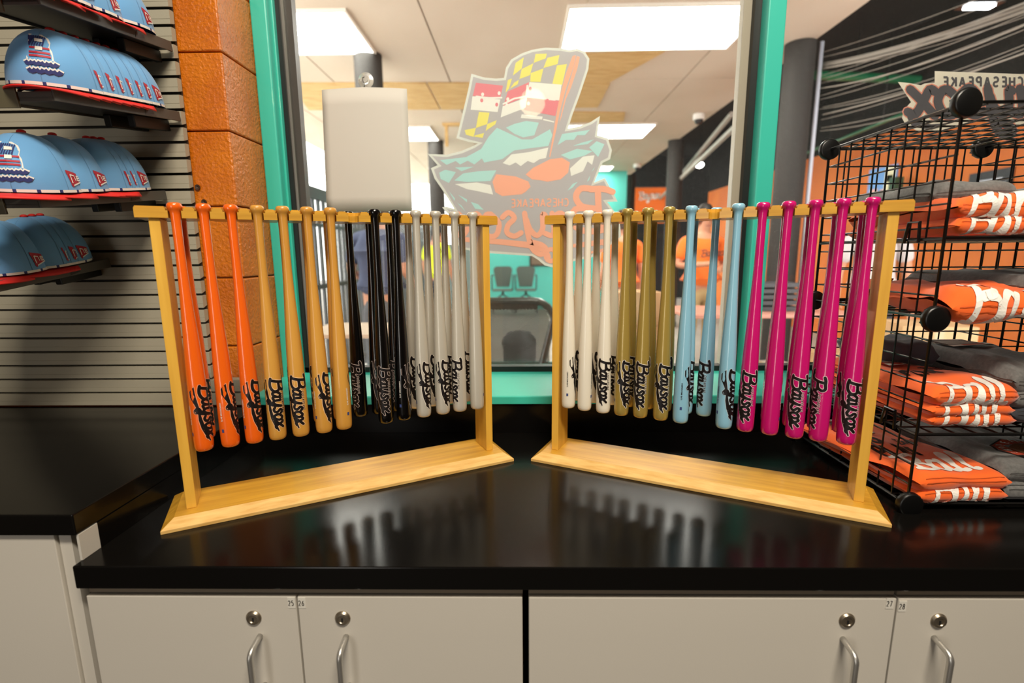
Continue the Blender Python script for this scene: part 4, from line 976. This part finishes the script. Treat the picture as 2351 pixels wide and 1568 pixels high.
    for y, mi in ((.0085, 2), (-.0005, 2), (-.0068, 2)): mb.strip([(-.0125, y), (.0, y + .0004), (.0185, y)], .0036, e(.0012), mi, caps=False)
    mb.poly([(-.006, .028), (.008, .027), (.009, .021), (-.005, .021)], e(.0016), 1); mb.poly([(-.003, .011), (.008, .011), (.008, .004), (-.003, .004)], e(.0016), 1)
    for r in range(2):
        for k in range(4):
            x = -.013 + .011 * k + .003 * r; y = -.018 - .0125 * r
            mb.strip([(x - .0055, y + .0035), (x - .003, y - .001), (x, y - .0022), (x + .003, y - .001), (x + .0055, y + .0035)], .0085, e(.0008), 1, caps=False)
            mb.strip([(x - .005, y + .0006), (x - .0028, y - .0026), (x, y - .0038), (x + .0028, y - .0026), (x + .005, y + .0006)], .0062, e(.0014), 0, caps=False)
    d['front_emblem'] = mb
    return d
cmats = {'crown': [CAPB], 'seams': [SEAM], 'brim': [CAPR], 'sweatband': [WHITE, NAVY], 'button': [CAPR], 'side_flag': [FLAGR, WHITE], 'front_emblem': [NAVY, WHITE, FLAGR]}
cmesh = {}
for k, mb in cap_meshes().items():
    o = obj(k, mb, cmats[k], smooth=k in ('crown', 'brim', 'button', 'sweatband'), fix=k in ('crown', 'button', 'brim')); cmesh[k] = o.data; bpy.data.objects.remove(o)
def cap(loc, tilt, label, group, turn=0.0):
    t = thing('baseball_hat', label, 'cap', loc, 0, group); t.rotation_euler = (tilt, 0, turn)
    for k, me in cmesh.items():
        c = bpy.data.objects.new(k, me); C.objects.link(c); c.parent = t
        if k == 'brim': s_ = c.modifiers.new('thick', 'SOLIDIFY'); s_.thickness = .0005
    return t
TILT = math.radians(8.6)
def tray(xr, z_wall, label, y0=.935, w=.135):
    """sloping tray fixed to the slat wall; xr right edge, z_wall height of its lower right edge at the wall"""
    t = thing('cap_tray', label, 'tray', (xr, 1.282, z_wall), 0, 'black cap trays on the slat wall'); t.rotation_euler = (TILT, 0, 0)
    L = (1.282 - y0) / math.cos(TILT)
    obj('side_rail', MB().box(-.004, 0, -L, -.004, 0, .022), TRAYE, t, bevel=.0008)
    obj('side_rail', MB().box(-w, -w + .004, -L, -.004, 0, .022), TRAYE, t, bevel=.0008)
    obj('floor_plate', MB().box(-w + .004, -.004, -L, -.004, .004, .007), TRAY, t)
    obj('front_lip', MB().box(-w + .004, -.004, -L, -L + .004, 0, .016), TRAYE, t)
    obj('price_holder', MB().box(-w - .01, -.066, -L - .004, -L, -.011, .027), PRICE, t, bevel=.001)
    mb = MB(); y = -L * .36
    mb.poly([(0, 0), (.028, .004), (.028, .010), (.006, .017)], lambda a, b: Vector((.0006, y + a, .002 + b)), 0); obj('maker_flag', mb, BLACKP, t, fix=False)
    for x in (-w * .3, -w * .7): obj('bracket', MB().box(x - .008, x + .008, -.12, -.001, -.022, .004), TRAY, t, bevel=.002)
    return t
ROWS = [  # tray right edge, tray height at the wall, cap centre x, back ends of the caps along y (front cap first), name
    (-.834, .974, -.905, [1.05, 1.115, 1.18, 1.275], 'top'),
    (-.834, .816, -.905, [1.118, 1.145, 1.172, 1.198, 1.225, 1.25, 1.277], 'second'),
    (-.893, .630, -.965, [1.088, 1.154, 1.238, 1.256, 1.277], 'third'),
    (-1.062, .462, -1.138, [1.162, 1.238, 1.257, 1.278], 'lowest')]
for xr, zw, xc, ends, nm in ROWS:
    tray(xr, zw, 'black sloping tray under the %s row of light blue caps' % nm)
    for i, e in enumerate(ends):
        yc = e - .086; z = zw + .026 + .004 - (1.282 - yc) * math.tan(TILT) + .002
        cap((xc + random.uniform(-.001, .001), yc, z), TILT, '%s light blue cap from the front in the %s row at left' % (ORD[i], nm), 'light blue caps in the %s row' % nm, math.radians(25))

# ------------------------------------------------------------------ people on the concourse (beyond the glass)
def skin_mesh(name, verts, edges, rad, mat, parent, root=0, sub=2):
    me = bpy.data.meshes.new(name); me.from_pydata([tuple(v) for v in verts], edges, []); me.materials.append(mat)
    o = bpy.data.objects.new(name, me); C.objects.link(o); o.parent = parent
    o.modifiers.new('skin', 'SKIN'); sv = me.skin_vertices[0].data
    for i, r in enumerate(rad):
        sv[i].radius = r if isinstance(r, tuple) else (r, r); sv[i].use_root = (i == root)
    s_ = o.modifiers.new('sub', 'SUBSURF'); s_.levels = sub; s_.render_levels = sub
    for m_ in o.modifiers: m_.show_viewport = True
    o.modifiers['skin'].use_smooth_shade = True
    return o
SKIN = M('skin_tone', '#C98F70', .55); HAIRD = M('dark_hair', '#1B1512', .6); HAIRB = M('brown_hair', '#3A281C', .6)
def person(label, loc, rz, height, shirt, pants, hair, hands, head_turn=0.0, skin=SKIN, cap_=None, build=1.0, seated=False):
    """hands: ((elbow, wrist) for the left, right) in body space at 1.75 m; front is -y"""
    t = thing('person', label, 'person', loc, rz, None); k = height / 1.75; t.scale = (k, k, k)
    V = []; E_ = []; Rr = []
    def add(p, r, par=None):
        V.append(Vector(p)); Rr.append(r); i = len(V) - 1
        if par is not None: E_.append((par, i))
        return i
    b = build
    pel = add((0, 0, .96), (.155 * b, .115 * b)); sp = add((0, .005, 1.12), (.145 * b, .105 * b), pel); ch = add((0, .01, 1.30), (.16 * b, .115 * b), sp)
    ut = add((0, .012, 1.42), (.105, .075), ch); nk = add((0, 0, 1.50), (.056, .058), ut); hd = add((0, -.012, 1.60), (.072, .085), nk); ht = add((0, -.008, 1.69), (.068, .08), hd)
    nose = add((.03 * math.sin(head_turn), -.105, 1.605), .011, hd)
    for sgn, (el, wr) in zip((1, -1), hands):
        sh = add((sgn * .185 * b, .012, 1.405), (.058, .058), ut); e = add(el, (.042, .042), sh); w = add(wr, (.028, .034), e)
        d = (Vector(wr) - Vector(el)).normalized(); pm = Vector(wr) + d * .06; p_ = add(pm, (.034, .018), w)
        side = d.cross(Vector((0, 0, 1))); side = side.normalized() if side.length > .1 else Vector((1, 0, 0))
        for f, L in ((-1.5, .055), (-.5, .068), (.5, .072), (1.5, .064)):
            a1 = add(pm + side * f * .017 + d * .03, .0095, p_); a2 = add(pm + side * f * .018 + d * (.03 + L * .55) + Vector((0, 0, -.006)), .0085, a1); add(pm + side * f * .018 + d * (.025 + L) + Vector((0, 0, -.02)), .007, a2)
        th1 = add(pm - d * .02 + side * sgn * .036, .0105, p_); add(pm + d * .02 + side * sgn * .05 + Vector((0, 0, -.01)), .009, th1)
    legs = []
    for sgn in (1, -1):
        hp = add((sgn * .095, 0, .90), (.085, .09), pel); kn = add((sgn * .11, -.015, .50), (.056, .06), hp); an = add((sgn * .115, .01, .09), (.036, .042), kn); to = add((sgn * .125, -.13, .035), (.038, .026), an)
        legs.append((hp, kn, an, to))
    body = skin_mesh('body', V, E_, Rr, skin, t)
    # shirt: torso and sleeves, a little larger than the body
    V2 = [Vector((0, .002, .90)), Vector((0, .002, 1.0)), Vector((0, .005, 1.14)), Vector((0, .01, 1.30)), Vector((0, .012, 1.425)), Vector((0, .004, 1.462))]
    r2 = [(.172 * b, .132 * b), (.168 * b, .130 * b), (.165 * b, .125 * b), (.178 * b, .133 * b), (.122, .092), (.075, .072)]; e2 = [(i, i + 1) for i in range(5)]
    for sgn, (el, wr) in zip((1, -1), hands):
        s0 = Vector((sgn * .187 * b, .012, 1.408)); el = Vector(el); i = len(V2)
        V2 += [s0, s0.lerp(el, .4), s0.lerp(el, .82)]; r2 += [(.074, .074), (.068, .068), (.070, .070)]; e2 += [(4, i), (i, i + 1), (i + 1, i + 2)]
    so = skin_mesh('shirt', V2, e2, r2, shirt, t, 2)
    V3 = [Vector((0, 0, .97)), Vector((0, 0, .90))]; r3 = [(.162 * b, .122 * b), (.16 * b, .12 * b)]; e3 = [(0, 1)]
    for sgn in (1, -1):
        i = len(V3); V3 += [Vector((sgn * .095, 0, .84)), Vector((sgn * .11, -.015, .50)), Vector((sgn * .115, .01, .10))]; r3 += [(.1, .105), (.074, .078), (.062, .066)]; e3 += [(1, i), (i, i + 1), (i + 1, i + 2)]
    skin_mesh('trousers', V3, e3, r3, pants, t, 0)
    mb = MB(); n, m = 18, 9
    for j in range(m + 1):
        for i in range(n):
            th = 2 * PI * i / n; ph = PI * .5 * (j / m); face = max(0, -math.cos(th)) if False else max(0.0, math.cos(th))
            low = 1.575 + .055 * face; rz_ = .125 * (1 - 0)
            z = low + (1.795 - low) * math.sin(ph); rr = math.cos(ph) ** .6 if ph < PI / 2 - .01 else 0
            mb.v.append((math.sin(th) * .091 * rr, -math.cos(th) * .106 * rr - .006, z))
    for j in range(m):
        for i in range(n): mb.f.append((j * n + i, j * n + (i + 1) % n, (j + 1) * n + (i + 1) % n, (j + 1) * n + i)); mb.m.append(0)
    obj('hair', mb, hair, t, smooth=True)
    for sgn in (1, -1):
        obj('eye', MB().lathe([(.0001, -.009), (.009, 0), (.0001, .009)], 10, 0, Vector((sgn * .033, -.092, 1.625)), 'y'), M('eye_dark', '#221A16', .3), t, smooth=True)
        obj('ear', MB().lathe([(.0001, -.012), (.014, -.008), (.02, 0), (.014, .008), (.0001, .012)], 10, 0, Vector((sgn * .083, .0, 1.60)), 'x'), skin, t, smooth=True)
        obj('shoe', MB().tube([(sgn * .115, .06, .045), (sgn * .118, 0, .05), (sgn * .122, -.09, .042), (sgn * .126, -.17, .032)], [.036, .045, .042, .03], 10), PLASTB, t, smooth=True)
    obj('mouth', MB().box(-.024, .024, -.0985, -.09, 1.555, 1.562), M('lips', '#8E4A42', .5), t)
    if cap_:
        obj('hat', MB().lathe([(.102, 1.66), (.103, 1.70), (.09, 1.76), (.05, 1.795), (.0001, 1.80)], 20, 0, Vector((0, -.006, 0))), cap_, t, smooth=True)
        obj('hat_brim', MB().add([(x, y, 1.662 - abs(x) * .12) for x, y in ((-.085, -.08), (-.07, -.17), (0, -.195), (.07, -.17), (.085, -.08))], [(0, 1, 2, 3, 4)]), cap_, t)
    return t, so
T_OR = M('orange_tee', '#F4741C', .8, sheen=.2); T_BL = M('navy_shirt', '#4A5674', .8, var=(3, '#3E4660', (1, 1, 1))); T_YE = M('hi_vis_yellow', '#D8E81E', .7); T_GR = M('pale_grey_shirt', '#C3BCBC', .8)
P_KH = M('khaki', '#B89B6C', .8); P_DK = M('dark_trousers', '#2A2C33', .8); P_GY = M('grey_trousers', '#5B5D62', .8)
down = (((.25, .03, 1.13), (.27, -.06, .88)), ((-.25, .03, 1.13), (-.27, -.06, .88)))
def back_print(t, txt, y, z, h, w):
    mb = MB(); script(mb, txt, lambda a, b: Vector((-w + a, y, z + b)), h, h * .14, 0, 0, 0, .08, 0, .06); obj('shirt_print', mb, BLACKP, t, fix=False)
q = at(872, 600, 4.25); person('person in a navy shirt with bent arm, back turned, behind the black bats', (q.x, 4.25, FZ), math.radians(165), 1.72, T_BL, P_GY, HAIRB, (((.27, .04, 1.12), (.2, -.2, 1.02)), ((-.27, .04, 1.12), (-.2, -.2, 1.02))), build=1.15)
q = at(1004, 600, 7.6); person('person in a bright yellow shirt with black hair, behind the silver bats', (q.x, 7.6, FZ), math.radians(150), 1.70, T_YE, P_DK, HAIRD, down)
q = at(1428, 600, 5.4); t, so = person('person in an orange shirt half hidden by the emblem, behind the white bats', (q.x, 5.4, FZ), math.radians(200), 1.66, T_OR, P_DK, HAIRB, down, build=1.05)
q = at(1612, 600, 5.3); t, so = person('person in an orange shirt and khaki trousers with folded arms behind the table', (q.x, 5.3, FZ), math.radians(8), 1.70, T_OR, P_KH, HAIRD, (((.27, .02, 1.12), (.08, -.22, 1.10)), ((-.27, .02, 1.14), (-.10, -.24, 1.16))), build=1.1)
back_print(t, 'Baysox', -.158, 1.235, .07, .1)
q = at(1932, 640, 4.4); person('person in a pale grey shirt seen through the side of the wire cubes', (2.95, 4.2, FZ), math.radians(-20), 1.68, T_GR, P_DK, HAIRD, down)

# table with boxes in front of the person in khaki
TW = M('table_top_pink', '#C98E7C', .4); TL = M('table_steel', '#6E6A66', .4, metal=.6); CARD = M('cardboard', '#C4A178', .8, var=(4, '#B58F63', (1, 1, 1))); CARDW = M('white_carton', '#D9CFC4', .8)
t = thing('folding_table', 'folding table with a pinkish top beyond the glass, behind the blue bats', 'table', (1.72, 3.9, FZ))
obj('table_top', MB().box(-.5, .75, -.33, .33, .765, .795), TW, t, bevel=.006)
for x in (-.44, .69):
    for y in (-.27, .27): obj('leg', MB().tube([(x, y, .001), (x, y, .765)], .014, 8), TL, t, smooth='auto')
obj('brace', MB().tube([(-.44, 0, .35), (.69, 0, .35)], .01, 6), TL, t)
def carton(x, y, z, sx, sy, sz, rz, label, m):
    t = thing('carton', label, 'box', (x, y, z), math.radians(rz), 'cartons around the folding table')
    obj('body', MB().box(-sx / 2, sx / 2, -sy / 2, sy / 2, .0005, sz), m, t, bevel=.003); obj('tape', MB().box(-.025, .025, -sy / 2 - .001, sy / 2 + .001, sz * .7, sz + .001), M('tape', '#B39A72', .3), t)
    obj('flap_line', MB().box(-sx / 2, sx / 2, -sy / 2 - .0012, -sy / 2, sz * .66, sz * .67), M('flap_line', '#8E7048', .8), t)
carton(1.72, 3.45, FZ, .40, .2, .46, 8, 'white carton on the floor before the folding table', CARDW)
carton(1.30, 3.42, FZ, .34, .2, .40, -6, 'brown carton on the floor left of the white one, before the folding table', CARD)
carton(2.20, 3.40, FZ, .38, .2, .56, 10, 'brown carton under the right end of the folding table', CARD)
carton(2.62, 3.2, FZ, .4, .35, .78, -14, 'tall brown carton right of the folding table', CARD)
carton(1.02, 4.55, FZ, .45, .35, .9, 5, 'tall brown carton behind the gold bats', CARD)
t = thing('water_bottle', 'water bottle with blue label on the folding table by the green post', 'bottle', (2.19, 3.82, FZ + .7955))
obj('bottle_body', MB().lathe([(.0001, 0), (.032, 0), (.034, .01), (.033, .16), (.03, .18), (.013, .21), (.013, .222), (.0001, .222)], 18), M('clear_plastic', '#D8DDE2', .15), t, smooth='auto')
obj('label_band', MB().lathe([(.0345, .07), (.0345, .14)], 18), M('label_blue', '#2F62C8', .4), t, smooth='auto'); obj('screw_cap', MB().lathe([(.0145, .2225), (.0145, .238), (.0001, .238)], 14), WHITE, t, smooth='auto')
t = thing('crate', 'dark slotted plastic crate on the folding table', 'crate', (1.96, 3.9, FZ + .7955))
for k in range(5): obj('slat', MB().box(-.17, .17, -.13, .13, .002 + .045 * k, .032 + .045 * k), M('crate_grey', '#3B3A40', .5) if k == 0 else bpy.data.materials['crate_grey'], t)
for x in (-.165, .165):
    for y in (-.125, .125): obj('corner', MB().box(x - .012, x + .012, y - .012, y + .012, 0, .225), bpy.data.materials['crate_grey'], t)
t = thing('cash_table', 'pale table with a white top behind the black bats outside', 'table', (-1.12, 3.6, FZ))
obj('table_top', MB().box(-.4, .55, -.3, .3, .68, .71), M('table_pale', '#C9B9A4', .4), t, bevel=.005)
for x in (-.36, .5):
    for y in (-.25, .25): obj('leg', MB().tube([(x, y, .001), (x, y, .68)], .014, 8), TL, t, smooth='auto')

struct(obj('wall_low_partition', MB().box(-2.4, -1.06, 11.4, 11.5, FZ, .75), M('partition_grey', '#7E8B88', .7)))
